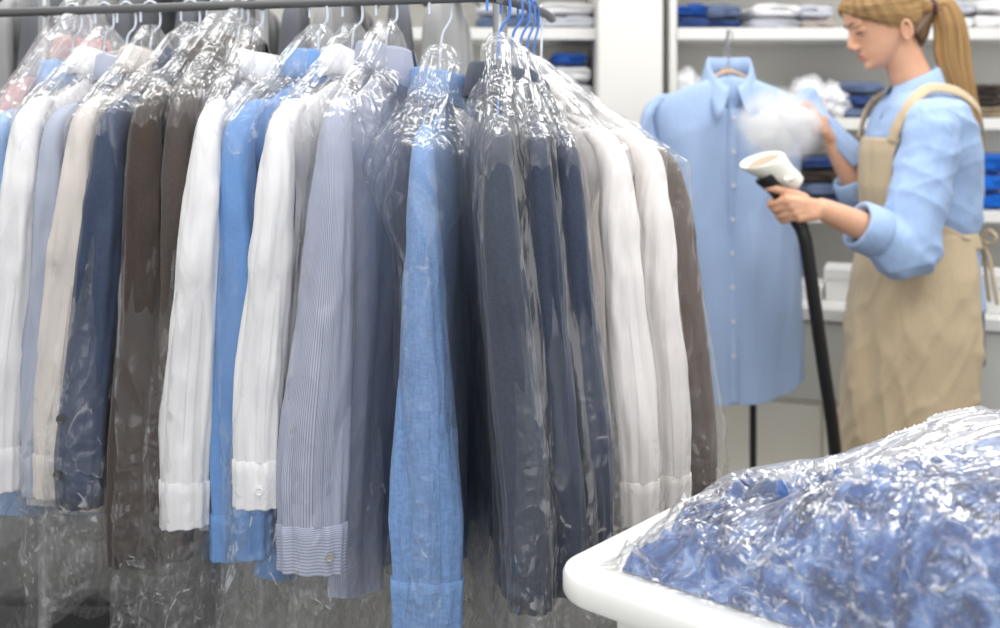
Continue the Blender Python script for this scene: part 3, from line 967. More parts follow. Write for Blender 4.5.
def carton(px, d, w, dp, h, rz, label, z=.785, mat='white_board', nm='storage_box'):
    t = empty(nm, ((px - CX) / F * d, d, z), rz); tag(t, label, 'box', 'boxes on the counter')
    MB().box(-w / 2, w / 2, -dp / 2, dp / 2, 0, h * .72, .004).build('box_body', M[mat], t, False)
    MB().box(-w / 2 - .004, w / 2 + .004, -dp / 2 - .004, dp / 2 + .004, h * .66, h, .004).build('lid', M[mat], t, False)
    return t


carton(848, 3.46, .13, .14, .10, ca, "white lidded box on the counter in front of the woman's apron")
carton(812, 3.48, .07, .12, .05, ca, 'small flat white box on the counter beside the steamer hose')
carton(992, 3.25, .16, .16, .115, ca, "white lidded box on the counter behind the woman's back")

# dark rolling crate low on the left behind the rack
cr = empty('laundry_crate', (-.98, 2.62, 0)); tag(cr, 'black laundry crate on the floor behind the left end of the rack', 'crate')
MB().box(-.42, .28, -.25, .25, .05, .31, .02).build('crate_body', M['black'], cr)
MB().box(-.44, .30, -.27, .27, .31, .34, .012).build('rim', M['black'], cr)
for sx in (-.36, .22):
    for sy in (-.2, .2):
        MB().tube([(sx - .012, sy, .025), (sx + .012, sy, .025)], .025, 14).build('caster', M['dark_steel'], cr)

# ---------------------------------------------------------------- second rail behind, garments in the half dark
rr = empty('rear_garment_rail', (-.9, 2.62, 0)); tag(rr, 'dark second garment rail behind the front rack', 'rack')
MB().tube([(-.75, .0, 1.80), (.83, -.06, 1.80)], .014, 10).build('rail', M['dark_steel'], rr)
for x, y in ((-.7, 0), (.78, -.06)):
    MB().tube([(x, y, .02), (x, y, 1.85)], .014, 10).build('post', M['dark_steel'], rr)
    MB().box(x - .025, x + .025, y - .25, y + .25, 0, .03, .006).build('foot', M['dark_steel'], rr)
DG = fabric('dim_grey_wool', srgb(98, 100, 106), trans=0); MG = fabric('mid_grey_cotton', srgb(150, 150, 150), trans=0); GBL = fabric('grey_blue_cotton', srgb(122, 134, 156), trans=0)


def rear_garment(mat):
    t = empty('rear_shirt')
    V = body_mesh(.2, .74, .03, .07, 77)
    grid('body', V, mat, t, True, (.9, .7))
    for sx in (-1, 1):
        Vs, ln = sleeve_mesh(sx, .2, .07, .62, .035, .045, .026, (0, .01), (0, 1), 70 + sx, 40, 28)
        grid('sleeve', Vs, mat, t, True, (.2, .6))
    grid('collar', collar_mesh(.055, .04, .03, 7), mat, t)
    h = hanger(None, .13, .2, .07, WIRE_W, 'white wire hanger holding a garment on the rear rail', 'wire hangers on the rear rail')
    return t, h


protos = {}
for i in range(12):
    k = (GBL, GBL, MG, DG, MG, DG, DG, MG, DG, MG, DG, MG)[i]
    px = (-50, 0, 40, 78, 118, 160, 205, 250, 300, 350, 400, 450)[i]
    d = 2.62
    loc = ((px - CX) / F * d, d - .04 * i / 12, 1.80 - .13)
    if k not in protos:
        t, h = rear_garment(k); protos[k] = (t, h)
    else:
        t, h = copy_tree(protos[k][0]), copy_tree(protos[k][1])
    for o in (t, h):
        o.location = loc; o.rotation_euler = (0, 0, PI / 2 + .12 * math.sin(i * 3.3))
    nm = {GBL: 'grey blue', MG: 'mid grey', DG: 'dim grey'}[k]
    t.name = 'rear_shirt' if i == 0 else 'rear_shirt.%03d' % i
    tag(t, '%s shirt on the rear rail, half hidden behind the front row' % nm, 'shirt', '%s shirts on the rear rail' % nm)
# ================================================================ packing table with the bag of blue laundry
e1 = Vector((.755, -.656)); e2 = Vector((.656, .755))
tz = .845
tb = empty('packing_table', (.047, 1.246, 0), math.atan2(e1.y, e1.x)); tag(tb, 'white packing table with a rounded corner, carrying the bagged blue laundry', 'table')
rad = .06
out = []
for cx, cy, a0 in ((rad, rad, PI), (1.0 - rad, rad, 1.5 * PI), (1.0 - rad, .41 - rad, 0), (rad, .41 - rad, .5 * PI)):
    for i in range(13):
        a = a0 + i / 12 * PI / 2
        out.append((cx + rad * math.cos(a), cy + rad * math.sin(a)))


def slab(out, z0, z1, bev):
    rows = []
    cx = sum(p[0] for p in out) / len(out); cy = sum(p[1] for p in out) / len(out)
    def ring(ins, z):
        r = []
        for x, y in out:
            dx, dy = x - cx, y - cy
            r.append((cx + dx * (1 - ins / max(.2, abs(dx))), cy + dy * (1 - ins / max(.2, abs(dy))), z))
        return r
    prof = [(bev, z0), (bev * .3, z0 + bev * .3), (0, z0 + bev), (0, z1 - bev), (bev * .3, z1 - bev * .3), (bev, z1)]
    return [ring(i, z) for i, z in prof]


MB().loft(slab(out, tz - .03, tz, .006)).build('tabletop', M['white_board'], tb)
MB().box(.06, .94, .06, .36, .06, tz - .03, .004).build('cabinet_body', M['white_board'], tb, False)
MB().box(.09, .91, .09, .33, 0, .06).build('plinth', M['black'], tb, False)

B0 = Vector((.136, 1.240))


def bundle_h(u, v, extra=0.0):
    LU, LV = .80, .42
    eu = np.clip(np.minimum(u, LU - u) / .09, 0, 1); ev = np.clip(np.minimum(v, LV - v) / .085, 0, 1)
    edge = np.sqrt(np.clip(1 - (1 - eu) ** 2, 0, 1)) * np.sqrt(np.clip(1 - (1 - ev) ** 2, 0, 1))
    top = .052 + .095 * sst(0, .40, u) - .02 * sst(.2, .44, v) * (1 - sst(.15, .5, u))
    return edge * (top + extra)


def field(n, m, ext):
    u = np.linspace(-ext, .80 + ext, n)[:, None]; v = np.linspace(-ext, .42 + ext, m)[None, :]
    return u + 0 * v, v + 0 * u


def pile(u, v):
    hh = bundle_h(u, v)
    cr1 = ridge(u * 16, v * 16, 0, 1) - .5; cr2 = ridge(u * 36, v * 36, 3, 2) - .5; cr3 = noise(u * 70, v * 70, 5, 3)
    calm = 1 - .6 * sst(.12, .22, v)
    lumps = .012 * noise(u * 8, v * 8, 1, 5) + .022 * cr1 * calm + .021 * cr2 * calm + .009 * cr3 * calm
    return hh, np.maximum(hh + lumps * np.clip(hh / .03, 0, 1), .001)


u, v = field(230, 150, 0)
hh, hb = pile(u, v)
edge = np.clip(hh / .03, 0, 1)
uu = u + .008 * noise(u * 20, v * 20, hh * 20, 8) * edge; vv = v + .009 * noise(u * 20, v * 20, hh * 20, 9) * edge
top = np.stack([uu, vv, hb], -1)
LAUN = NT('crumpled_blue_cloth')
b = LAUN.n('ShaderNodeBsdfPrincipled'); b.inputs['Roughness'].default_value = .8; b.inputs['Sheen Weight'].default_value = .2
tc = LAUN.n('ShaderNodeTexCoord'); nn = LAUN.n('ShaderNodeTexNoise'); nn.inputs['Scale'].default_value = 22; nn.inputs['Detail'].default_value = 3; nn.inputs['Distortion'].default_value = 1.5
LAUN.l(tc.outputs['Object'], nn.inputs['Vector'])
rp = LAUN.n('ShaderNodeValToRGB'); els = rp.color_ramp.elements
els[0].position = .36; els[0].color = rgba(srgb(26, 46, 92)); els[1].position = .68; els[1].color = rgba(srgb(122, 150, 196))
e = els.new(.52); e.color = rgba(srgb(52, 88, 150))
LAUN.l(nn.outputs['Fac'], rp.inputs['Fac']); LAUN.l(rp.outputs['Color'], b.inputs['Base Color'])
n3 = LAUN.n('ShaderNodeTexNoise'); n3.inputs['Scale'].default_value = 60; n3.inputs['Detail'].default_value = 3; LAUN.l(tc.outputs['Object'], n3.inputs['Vector'])
bp = LAUN.n('ShaderNodeBump'); bp.inputs['Strength'].default_value = .7; bp.inputs['Distance'].default_value = .01
LAUN.l(n3.outputs['Fac'], bp.inputs['Height']); LAUN.l(bp.outputs['Normal'], b.inputs['Normal']); LAUN.l(b.outputs['BSDF'], LAUN.out.inputs['Surface'])
o = grid('laundry_bundle', top, LAUN.m, None)
o.location = (B0.x, B0.y, tz + .001); o.rotation_euler = (0, 0, math.atan2(e1.y, e1.x))
tag(o, 'crumpled blue laundry inside the clear bag on the white table', 'laundry')

FILM_B = film('glossy_bag_polythene', gloss=.9, milk=.13, crease_glint=.7, scale=13, stretch=(.3, 1, 1), rot=-.87, bump=.6, rough=.11, zone=(.38, .54), gmax=.42, soft=(.10, .22, .22))  # raised milk paints white glare onto the bag
u, v = field(280, 190, .02)
hf = bundle_h(u, v, .004) + .010 * np.clip(bundle_h(u, v) / .03, 0, 1)
dirn = v * .643 - u * .766; along = u * .643 + v * .766
st = ridge(dirn * 15, along * 2.2, 1, 21) - .5 + .6 * (ridge(dirn * 34, along * 3.5, 2, 22) - .5)
cr = ridge(u * 20, v * 22, hf * 8, 23) - .5 + .5 * (ridge(u * 44, v * 44, hf * 8, 24) - .5)
front = 1 - sst(.05, .17, v)
edge = np.clip(hf / .03, 0, 1)
hf2 = hf + edge * (.015 * st * (1 - front * .6) + .007 * cr * (.2 + front * .8) + .012 * noise(u * 5, v * 5, 0, 25)) + edge * .03 * sst(.10, .3, v) * sst(.05, .3, u)
hf2 = np.maximum(hf2, np.maximum(pile(u, v)[1], np.maximum(pile(u + .012, v)[1], np.maximum(pile(u - .012, v)[1], np.maximum(pile(u, v + .012)[1], pile(u, v - .012)[1])))) + .004)
hf2 = np.maximum(hf2, .0015 + .006 * np.abs(noise(u * 22, v * 22, 0, 28)))
uo = u + .010 * edge * cr; vo = v - .012 * np.clip(hf / .03, 0, 1) * (1 - sst(0, .1, v)) + .006 * edge * noise(u * 25, v * 25, 1, 27)
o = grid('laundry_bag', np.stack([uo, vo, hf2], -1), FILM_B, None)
o.location = (B0.x, B0.y, tz + .002); o.rotation_euler = (0, 0, math.atan2(e1.y, e1.x))
tag(o, 'large clear plastic bag stretched over blue laundry on the white table', 'plastic bag')
# ================================================================ the shirt being steamed, and the steamer
SD = 3.14
HB = fabric('pressed_light_blue_cotton', srgb(166, 188, 222), wr=.3, trans=.1)
sc = F / SD
so_ = at(730, 72, SD)
hs = empty('pressed_shirt', so_, 0); tag(hs, 'light blue shirt hanging open collared in front of the woman, being steamed', 'shirt')
A = .222
V = body_mesh(A, .905, .055, .085, 91, hem=.055, fold=1.7, narrow=.06)
# open neck: the front falls away from the collar in a V
x, y, z = V[..., 0], V[..., 1], V[..., 2]
vline = -.10 * (1 - np.abs(x) / .05)
notch = (y < 0.004) & (np.abs(x) < .05) & (z > vline)
V[..., 1] = np.where(notch, .012, y)
V[..., 0] *= (1 - .06 * sst(.0, .5, -z))
grid('body', V, HB, hs, True, (.95, .9))
Vs, ln = sleeve_mesh(-1, A, .085, .58, .056, .05, .022, (.035, -.02), (.75, .66), 95)
grid('sleeve', Vs, HB, hs, True, (.25, .6))
Vc = cuff_mesh(Vs[-1].copy(), (0, 0, -1), .064, 3)
grid('cuff', Vc, HB, hs, True, (.25, .1))
# right sleeve, lifted towards the woman
P = [at(797, 100, SD) - so_, at(808, 108, SD - .02) - so_, at(822, 122, SD - .08) - so_, at(842, 140, SD - .12) - so_, at(862, 160, SD - .13) - so_]
path = smooth_path(P, 40)
hw = np.interp(np.linspace(0, 1, 40), [0, .15, .35, .7, 1], [.05, .058, .034, .024, .03]); hh_ = np.interp(np.linspace(0, 1, 40), [0, .2, .4, 1], [.03, .032, .016, .012])
T = np.gradient(path, axis=0); T /= np.linalg.norm(T, axis=1)[:, None]
U = np.cross(T, [0, 1, 0]); U /= np.linalg.norm(U, axis=1)[:, None]
ph = np.linspace(0, 2 * PI, 36, endpoint=False)
W2 = np.cross(U, T)
dd = .004 * noise(np.cos(ph)[None, :] * 2, np.sin(ph)[None, :] * 2, np.linspace(0, 5, 40)[:, None], 4)
Vr = path[:, None] + U[:, None] * ((hw[:, None] + dd) * np.cos(ph))[..., None] + W2[:, None] * ((hh_[:, None] + dd) * np.sin(ph))[..., None]
grid('sleeve', Vr, HB, hs, True, (.25, .3), True)
# collar: stand and turned-down leaf that opens to the front
n = 64
uq = np.linspace(-1, 1, n); ang = uq * PI * .93
bx = .060 * np.sin(ang) * (1 - .25 * np.abs(uq) ** 3); by = .048 * np.cos(ang) + .004
dip = -.085 * sst(.35, 1, np.abs(uq))
ptx = np.sign(uq) * sst(.7, 1, np.abs(uq))
rows = []
for (k, dz, lx) in ((1.0, -.022, 0), (.98, .02, 0), (1.0, .042, 0), (1.08, .044, 0), (1.18, .028, .1), (1.34, -.004, .5), (1.42, -.022, 1)):
    rows.append(np.stack([bx * k + .030 * ptx * lx, by * k - .012 * lx * sst(.6, 1, np.abs(uq)), dip + dz - .030 * lx * np.abs(ptx)], 1))
rows = np.array(rows)
co_ = grid('collar', rows, HB, hs, False, (.4, .1))
sm = co_.modifiers.new('thick', 'SOLIDIFY'); sm.thickness = .0018
MB().box(-.016, .016, .036, .0385, -.012, .012, .0008).build('neck_label', plain('tan_woven_label', srgb(214, 178, 140), .7), hs, False)
# placket and buttons follow the front surface
def front_y(zz, xx=0.0):
    d = (V[..., 0] - xx) ** 2 + (V[..., 2] - zz) ** 2 + (V[..., 1] > 0) * 10
    return V[..., 1].flat[int(np.argmin(d))]
rows = []
for q in np.linspace(-.105, -.93, 40):
    yy = front_y(q)
    rows.append([(-.017, yy + .004, q), (-.016, yy - .005, q), (0, yy - .0058, q), (.016, yy - .005, q), (.017, yy + .004, q)])
pk = grid('placket', np.array(rows), HB, hs)
for q in np.linspace(-.13, -.80, 8):
    mb = MB(); button(mb, (0, front_y(q) - .0065, q), (0, -1, 0), .0058); mb.build('button', BUTTON_W, pk)
mb = MB()
WOOD = plain('pale_wood', srgb(206, 170, 128), .45, vary=.2, vscale=30)
hg = empty('coat_hanger', so_); tag(hg, 'pale hanger with a steel hook inside the light blue shirt', 'hanger')
pts = smooth_path([(-.165, .004, -.080), (-.10, .004, -.048), (0, .012, .002), (.10, .004, -.048), (.165, .004, -.080)], 30)
MB().tube(pts, [.0045] * 30, 10).build('shoulder_bar', WOOD, hg)
MB().tube(smooth_path([(0, .018, .006), (0, .018, .05), (0, .018, .085), (.012, .018, .105), (.004, .018, .122), (-.012, .018, .112)], 30), .0025, 8).build('hook', M['steel'], hg)

# ---------------------------------------------------------------- steamer: base and pole stand behind the shirt, hose runs to the hand piece
IV = plain('ivory_plastic', srgb(236, 232, 222), .35)
st_ = empty('garment_steamer', (at(753, 0, 3.2).x, 3.2, 0)); tag(st_, 'garment steamer: black pole behind the shirt, black hose and ivory steam head', 'steamer')
O = st_.location
px_ = 0
poletop = so_.z - .16
MB().tube([(0, 0, .2), (0, 0, poletop)], .010, 12).build('pole', M['black'], st_)
hx = so_.x - O.x
MB().tube(smooth_path([(0, 0, poletop - .02), (hx * .3, 0, poletop + .06), (hx, -.004, poletop + .14), (hx, 0, poletop + .24), (hx, so_.y + .018 - O.y, poletop + .272), (hx - .004, so_.y + .012 - O.y, poletop + .28)], 16), .004, 8).build('hook_arm', M['steel'], st_)
MB().box(-.15, .15, -.2, .12, .03, .2, .04).build('base', IV, st_)
MB().tube([(0, -.05, .2), (0, -.05, .24)], .03, 16).build('filler_cap', M['black'], st_)
for sx in (-.12, .12):
    for sy in (-.16, .09):
        MB().tube([(sx - .012, sy, .025), (sx + .012, sy, .025)], .025, 12).build('caster', M['black'], st_)
HDm = 2.66           # distance of the hand piece
L_ = lambda px, py, d=HDm: at(px, py, d) - O
hose = smooth_path([L_(801, 227), L_(806, 245), L_(814, 300, 2.68), L_(824, 370, 2.72), L_(833, 432, 2.78), L_(840, 520, 2.9), L_(836, 590, 3.0), L_(800, 560, 3.1), Vector((.1, -.1, .12))], 70)
MB().tube(hose, .0165, 14).build('hose', M['black'], st_)
ax0, ax1 = L_(766, 176), L_(803, 230)
MB().tube(smooth_path([ax0 + (ax0 - ax1) * .02, ax0 * .8 + ax1 * .2, ax0 * .5 + ax1 * .5, ax1], 16), [.029, .029, .027, .024, .022, .020, .018, .017, .016, .016, .016, .016, .016, .016, .017, .017], 16).build('handle', M['black'], st_)
# steam head: a flared ivory nozzle, mouth up and to the left
c0, c1 = L_(800, 184), L_(761, 160)
axd = (c1 - c0).normalized(); ln = (c1 - c0).length
n0 = axd; n1 = Vector((-.34, -.30, .89)).normalized()      # the mouth turns up, a little towards the aisle
prof = [(0, .010, .010), (.02, .018, .018), (.15, .023, .021), (.4, .029, .025), (.65, .039, .031), (.85, .048, .036), (.97, .052, .038), (1.0, .0525, .038), (1.02, .050, .036), (1.0, .046, .033), (.93, .041, .029)]


def headring(q, rx, ry, n=32):
    k = q * q
    nn = (n0 * (1 - k) + n1 * k).normalized()
    xx = (Vector((1, 0, 0)) - nn * nn.x).normalized(); yy = nn.cross(xx)
    return [c0 + axd * ln * q + xx * math.cos(a) * rx + yy * math.sin(a) * ry for a in [2 * PI * i / n for i in range(n)]]


mb = MB(); mb.loft([headring(*p) for p in prof])
nz_ = mb.build('steam_head', IV, st_, angle=math.radians(60))
GR = plain('warm_grey_plate', srgb(176, 160, 140), .4)
mb = MB(); mb.loft([headring(.88, .040, .028), headring(.945, .040, .028), headring(.95, .036, .025), headring(.95, .004, .003)])
mb.build('steam_plate', GR, nz_)
mb = MB(); mb.tube(smooth_path([c0 * .8 + c1 * .2 + Vector((-.004, -.018, .004)), c0 * .55 + c1 * .45 + Vector((0, -.03, -.014)), c0 * .45 + c1 * .55 + Vector((.012, -.026, -.026))], 10), .006, 8); mb.build('trigger', IV, st_)

# ---------------------------------------------------------------- steam
vm = bpy.data.materials.new('water_steam'); vm.use_nodes = True; nt = vm.node_tree; nt.nodes.clear()
ou = nt.nodes.new('ShaderNodeOutputMaterial'); pv = nt.nodes.new('ShaderNodeVolumeScatter'); pv.inputs['Color'].default_value = (1, 1, 1, 1); pv.inputs['Anisotropy'].default_value = 0
tc = nt.nodes.new('ShaderNodeTexCoord'); nn = nt.nodes.new('ShaderNodeTexNoise'); nn.inputs['Scale'].default_value = 2.2; nn.inputs['Detail'].default_value = 3; nn.inputs['Distortion'].default_value = .8
nt.links.new(tc.outputs['Object'], nn.inputs['Vector'])
ln_ = nt.nodes.new('ShaderNodeVectorMath'); ln_.operation = 'LENGTH'; nt.links.new(tc.outputs['Object'], ln_.inputs[0])
fall = nt.nodes.new('ShaderNodeMapRange'); fall.interpolation_type = 'SMOOTHSTEP'; fall.inputs['From Min'].default_value = .25; fall.inputs['From Max'].default_value = 1.0; fall.inputs['To Min'].default_value = 1; fall.inputs['To Max'].default_value = 0
nt.links.new(ln_.outputs['Value'], fall.inputs['Value'])
mr = nt.nodes.new('ShaderNodeMapRange'); mr.inputs['From Min'].default_value = .38; mr.inputs['From Max'].default_value = .7; mr.inputs['To Max'].default_value = 75
nt.links.new(nn.outputs['Fac'], mr.inputs['Value'])
mu = nt.nodes.new('ShaderNodeMath'); mu.operation = 'MULTIPLY'; nt.links.new(fall.outputs['Result'], mu.inputs[0]); nt.links.new(mr.outputs['Result'], mu.inputs[1])
nt.links.new(mu.outputs[0], pv.inputs['Density']); nt.links.new(pv.outputs[0], ou.inputs['Volume'])
bm = bmesh.new(); bmesh.ops.create_icosphere(bm, subdivisions=4, radius=1.0)
me = bpy.data.meshes.new('steam'); bm.to_mesh(me); bm.free()
so2 = link('steam_cloud', me, vm); so2.location = at(779, 126, 2.86); so2.scale = (.125, .13, .115)
tag(so2, 'white puff of steam between the steam head and the hanging shirt', 'steam', kind='stuff')
# ================================================================ the woman with the steamer
WD = 2.92
SKIN = NT('light_skin')
b = SKIN.n('ShaderNodeBsdfPrincipled'); b.inputs['Base Color'].default_value = rgba(srgb(226, 178, 150)); b.inputs['Roughness'].default_value = .5
b.inputs['Subsurface Weight'].default_value = .12; b.inputs['Subsurface Radius'].default_value = (.012, .005, .003); b.inputs['Subsurface Scale'].default_value = 1.0
tc = SKIN.n('ShaderNodeTexCoord'); nn = SKIN.n('ShaderNodeTexNoise'); nn.inputs['Scale'].default_value = 30; nn.inputs['Detail'].default_value = 3; SKIN.l(tc.outputs['Object'], nn.inputs['Vector'])
rp = SKIN.n('ShaderNodeValToRGB'); rp.color_ramp.elements[0].color = rgba(srgb(206, 150, 118)); rp.color_ramp.elements[1].color = rgba(srgb(228, 180, 150))
SKIN.l(nn.outputs['Fac'], rp.inputs['Fac']); SKIN.l(rp.outputs['Color'], b.inputs['Base Color']); SKIN.l(b.outputs['BSDF'], SKIN.out.inputs['Surface'])
SKIN = SKIN.m
WSH = fabric('light_blue_work_shirt', srgb(158, 182, 218), wr=.5, trans=0)
APR = fabric('khaki_apron_canvas', srgb(196, 176, 146), wr=.4, trans=0, weave=.06)
JEAN = fabric('navy_denim', srgb(38, 50, 84), trans=0, weave=.15)
LIP = plain('lip', srgb(196, 116, 104), .45)
EYE = plain('eye_dark', srgb(60, 44, 38), .3)
BROW = plain('brow_hair', srgb(112, 80, 52), .8)


def hairmat(name, ca, cb, sc=(60, 3, 1)):
    t = NT(name); b = t.n('ShaderNodeBsdfPrincipled'); b.inputs['Roughness'].default_value = .42; b.inputs['Specular IOR Level'].default_value = .4
    tc = t.n('ShaderNodeTexCoord')
    mp = t.n('ShaderNodeMapping'); mp.inputs['Scale'].default_value = sc
    t.l(tc.outputs['UV'], mp.inputs['Vector'])
    n = t.n('ShaderNodeTexNoise'); n.inputs['Scale'].default_value = 1; n.inputs['Detail'].default_value = 4
    t.l(mp.outputs['Vector'], n.inputs['Vector'])
    r = t.n('ShaderNodeValToRGB'); r.color_ramp.elements[0].position = .32; r.color_ramp.elements[1].position = .68
    r.color_ramp.elements[0].color = rgba(ca); r.color_ramp.elements[1].color = rgba(cb)
    t.l(n.outputs['Fac'], r.inputs['Fac']); t.l(r.outputs['Color'], b.inputs['Base Color'])
    bp = t.n('ShaderNodeBump'); bp.inputs['Strength'].default_value = .5; bp.inputs['Distance'].default_value = .004
    t.l(n.outputs['Fac'], bp.inputs['Height']); t.l(bp.outputs['Normal'], b.inputs['Normal']); t.l(b.outputs['BSDF'], t.out.inputs['Surface'])
    return t.m


HAIR = hairmat('dark_blonde_hair', srgb(106, 76, 42), srgb(190, 150, 96))
HAIR_C = hairmat('dark_blonde_combed_hair', srgb(102, 74, 42), srgb(188, 150, 98), (4, 75, 1))
HAIR_N = hairmat('nape_hair', srgb(62, 42, 26), srgb(110, 80, 48))


def union(mb, vox, name, mat, parent, smooth_it=6, disp=None):
    """Closed overlapping shapes -> one continuous skin."""
    bmesh.ops.recalc_face_normals(mb.bm, faces=mb.bm.faces[:])
    me = bpy.data.meshes.new('tmp'); mb.bm.to_mesh(me); mb.bm.free()
    ob = bpy.data.objects.new('tmp', me); COL.objects.link(ob)
    r = ob.modifiers.new('r', 'REMESH'); r.mode = 'VOXEL'; r.voxel_size = vox
    s = ob.modifiers.new('s', 'SMOOTH'); s.factor = .5; s.iterations = smooth_it
    dg = bpy.context.evaluated_depsgraph_get()
    m2 = bpy.data.meshes.new_from_object(ob.evaluated_get(dg), depsgraph=dg)
    bpy.data.objects.remove(ob); bpy.data.meshes.remove(me)
    m2.name = name
    if disp is not None:
        n = len(m2.vertices)
        co = np.empty(n * 3); m2.vertices.foreach_get('co', co); co = co.reshape(-1, 3)
        no = np.empty(n * 3); m2.vertices.foreach_get('normal', no); no = no.reshape(-1, 3)
        co = co + no * disp(co)[:, None]
        m2.vertices.foreach_set('co', co.ravel()); m2.update()
    m2.materials.clear()
    return link(name, m2, mat, parent)


root = empty('person', (at(915, 0, WD).x, WD, 0)); RX = root.location
tag(root, 'person with a blonde ponytail, light blue shirt and beige apron, steaming a shirt', 'person')
WP = lambda px, py, d=WD: np.array(at(px, py, d) - RX)
s_ = F / WD
zrow = lambda py: CZ + (HY - py) / s_
xcol = lambda px: (px - CX) / s_ - RX.x

# ---- head, facing -x, nodded down
PITCH = math.radians(23)
HO = WP(880.5, 20)


def head_pt(f, y, z):
    """forward, side, up in the head's own frame -> person space"""
    ff = f * math.cos(PITCH) + z * math.sin(PITCH); uu = -f * math.sin(PITCH) + z * math.cos(PITCH)
    return np.array([HO[0] - ff, HO[1] + y, HO[2] + uu])


HZ = [-.116, -.112, -.10, -.085, -.065, -.05, -.03, 0, .02, .05, .075, .095, .106, .111]
HF = [.058, .072, .083, .080, .084, .082, .082, .082, .091, .087, .072, .047, .024, .004]
HB_ = [.030, .015, -.002, -.020, -.050, -.070, -.088, -.100, -.104, -.100, -.084, -.056, -.03, -.006]
HW = [.014, .024, .040, .052, .060, .064, .068, .072, .074, .074, .065, .045, .024, .005]


def head_ring(z, off=0.0, n=48, full=True):
    f, bk, w = np.interp(z, HZ, HF) + off, np.interp(z, HZ, HB_) - off, np.interp(z, HZ, HW) + off
    q = np.linspace(0, 2 * PI, n, endpoint=False)
    c, s = np.cos(q), np.sin(q)
    cx, ax = (f + bk) / 2, (f - bk) / 2
    return [(cx + ax * np.sign(a) * abs(a) ** .92, w * b_ * (1 - .20 * max(0, a) ** 2), z) for a, b_ in zip(c, s)]


mb = MB()
mb.loft([[head_pt(*p) for p in head_ring(z)] for z in np.concatenate([np.linspace(-.116, -.09, 6), np.linspace(-.08, .09, 18), [.098, .104, .108, .111]])])
HR = Matrix.Rotation(-PITCH, 3, 'Y')
def hball(f, y, z, r):
    mb.ball(head_pt(f, y, z), r, HR)
mb.tube([head_pt(.080, 0, .004), head_pt(.092, 0, -.014), head_pt(.101, 0, -.032), head_pt(.102, 0, -.039)], [.006, .007, .009, .009], 12)   # nose
hball(.084, 0, -.026, (.018, .0115, .020)); hball(.078, 0, -.010, (.012, .010, .020))
for s in (-1, 1):
    hball(.092, s * .011, -.043, (.011, .0075, .0075))
    hball(.073, s * .013, -.014, (.014, .011, .022))
    hball(.064, s * .030, -.002, (.0165, .018, .012))          # lidded eye
    hball(.069, s * .028, .016, (.017, .024, .010))            # brow ridge
    # ear: rim, bowl and lobe
    ec = (-.026, s * .069, -.046)
    pts = [head_pt(ec[0] + .012 * math.cos(a) - .004 * math.sin(a), ec[1] + s * (.006 + .006 * math.sin(a * .5)), ec[2] + .026 * math.sin(a)) for a in np.linspace(-1.4, PI + .9, 16)]
    mb.tube(pts, [.0045] * 16, 8)
    hball(ec[0], ec[1] + s * .000, ec[2], (.011, .006, .022))
    hball(ec[0] + .004, ec[1] + s * .003, ec[2] - .024, (.007, .005, .008))
hball(.0825, 0, -.0655, (.0085, .020, .0055)); hball(.0815, 0, -.0765, (.0085, .017, .0062)); hball(.074, 0, -.099, (.014, .02, .013))
# neck
nb = [(WP(892, 28), .045), (WP(899, 48), .051), (WP(906, 66), .051), (WP(914, 84), .054), (WP(920, 102), .066)]
mb.tube([p for p, r in nb], [r for p, r in nb], 24)

# ---- torso: photo rows with front / back columns and half width
TR = [(90, 898, 940, .075), (97, 890, 950, .125), (106, 883, 958, .165), (122, 876, 966, .180), (150, 869, 973, .172), (185, 866, 975, .150), (215, 868, 973, .134),
      (240, 870, 971, .130), (265, 868, 970, .146), (300, 866, 974, .164), (330, 866, 976, .166), (360, 868, 976, .162)]
TRA = np.array(TR, float)


def torso_pt(row, a, off=0.0):
    """a = 0 straight ahead (-x), +-pi at the back"""
    f, bk, w = [np.interp(row, TRA[:, 0], TRA[:, k]) for k in (1, 2, 3)]
    xf, xb = xcol(f) - off, xcol(bk) + off
    cx, ax = (xf + xb) / 2, (xb - xf) / 2
    c, s = math.cos(a), math.sin(a)
    return np.array([cx - ax * math.copysign(abs(c) ** .85, c), (w + off) * math.copysign(abs(s) ** .9, s), zrow(row)])


AN = [2 * PI * i / 48 for i in range(48)]
mb.loft([[torso_pt(r, a, -.012) for a in AN] for r in (90, 97, 106, 122, 150, 185, 215, 240, 265, 300, 330, 360)])
# ---- legs
for s in (-1, 1):
    hip, knee, ank = np.array([xcol(925), s * .085, zrow(350)]), np.array([xcol(918) , s * .09, .50]), np.array([xcol(926), s * .09, .09])
    mb.tube([hip + [0, 0, .05], hip, hip * .5 + knee * .5, knee, knee * .6 + ank * .4 + [.012, 0, 0], ank, ank - [0, 0, .05]], [.09, .088, .074, .056, .054, .036, .04], 20)
    mb.tube([ank + [.03, 0, -.045], ank + [-.03, 0, -.045], ank + [-.10, 0, -.055], ank + [-.16, 0, -.06]], [.032, .036, .032, .024], 14)


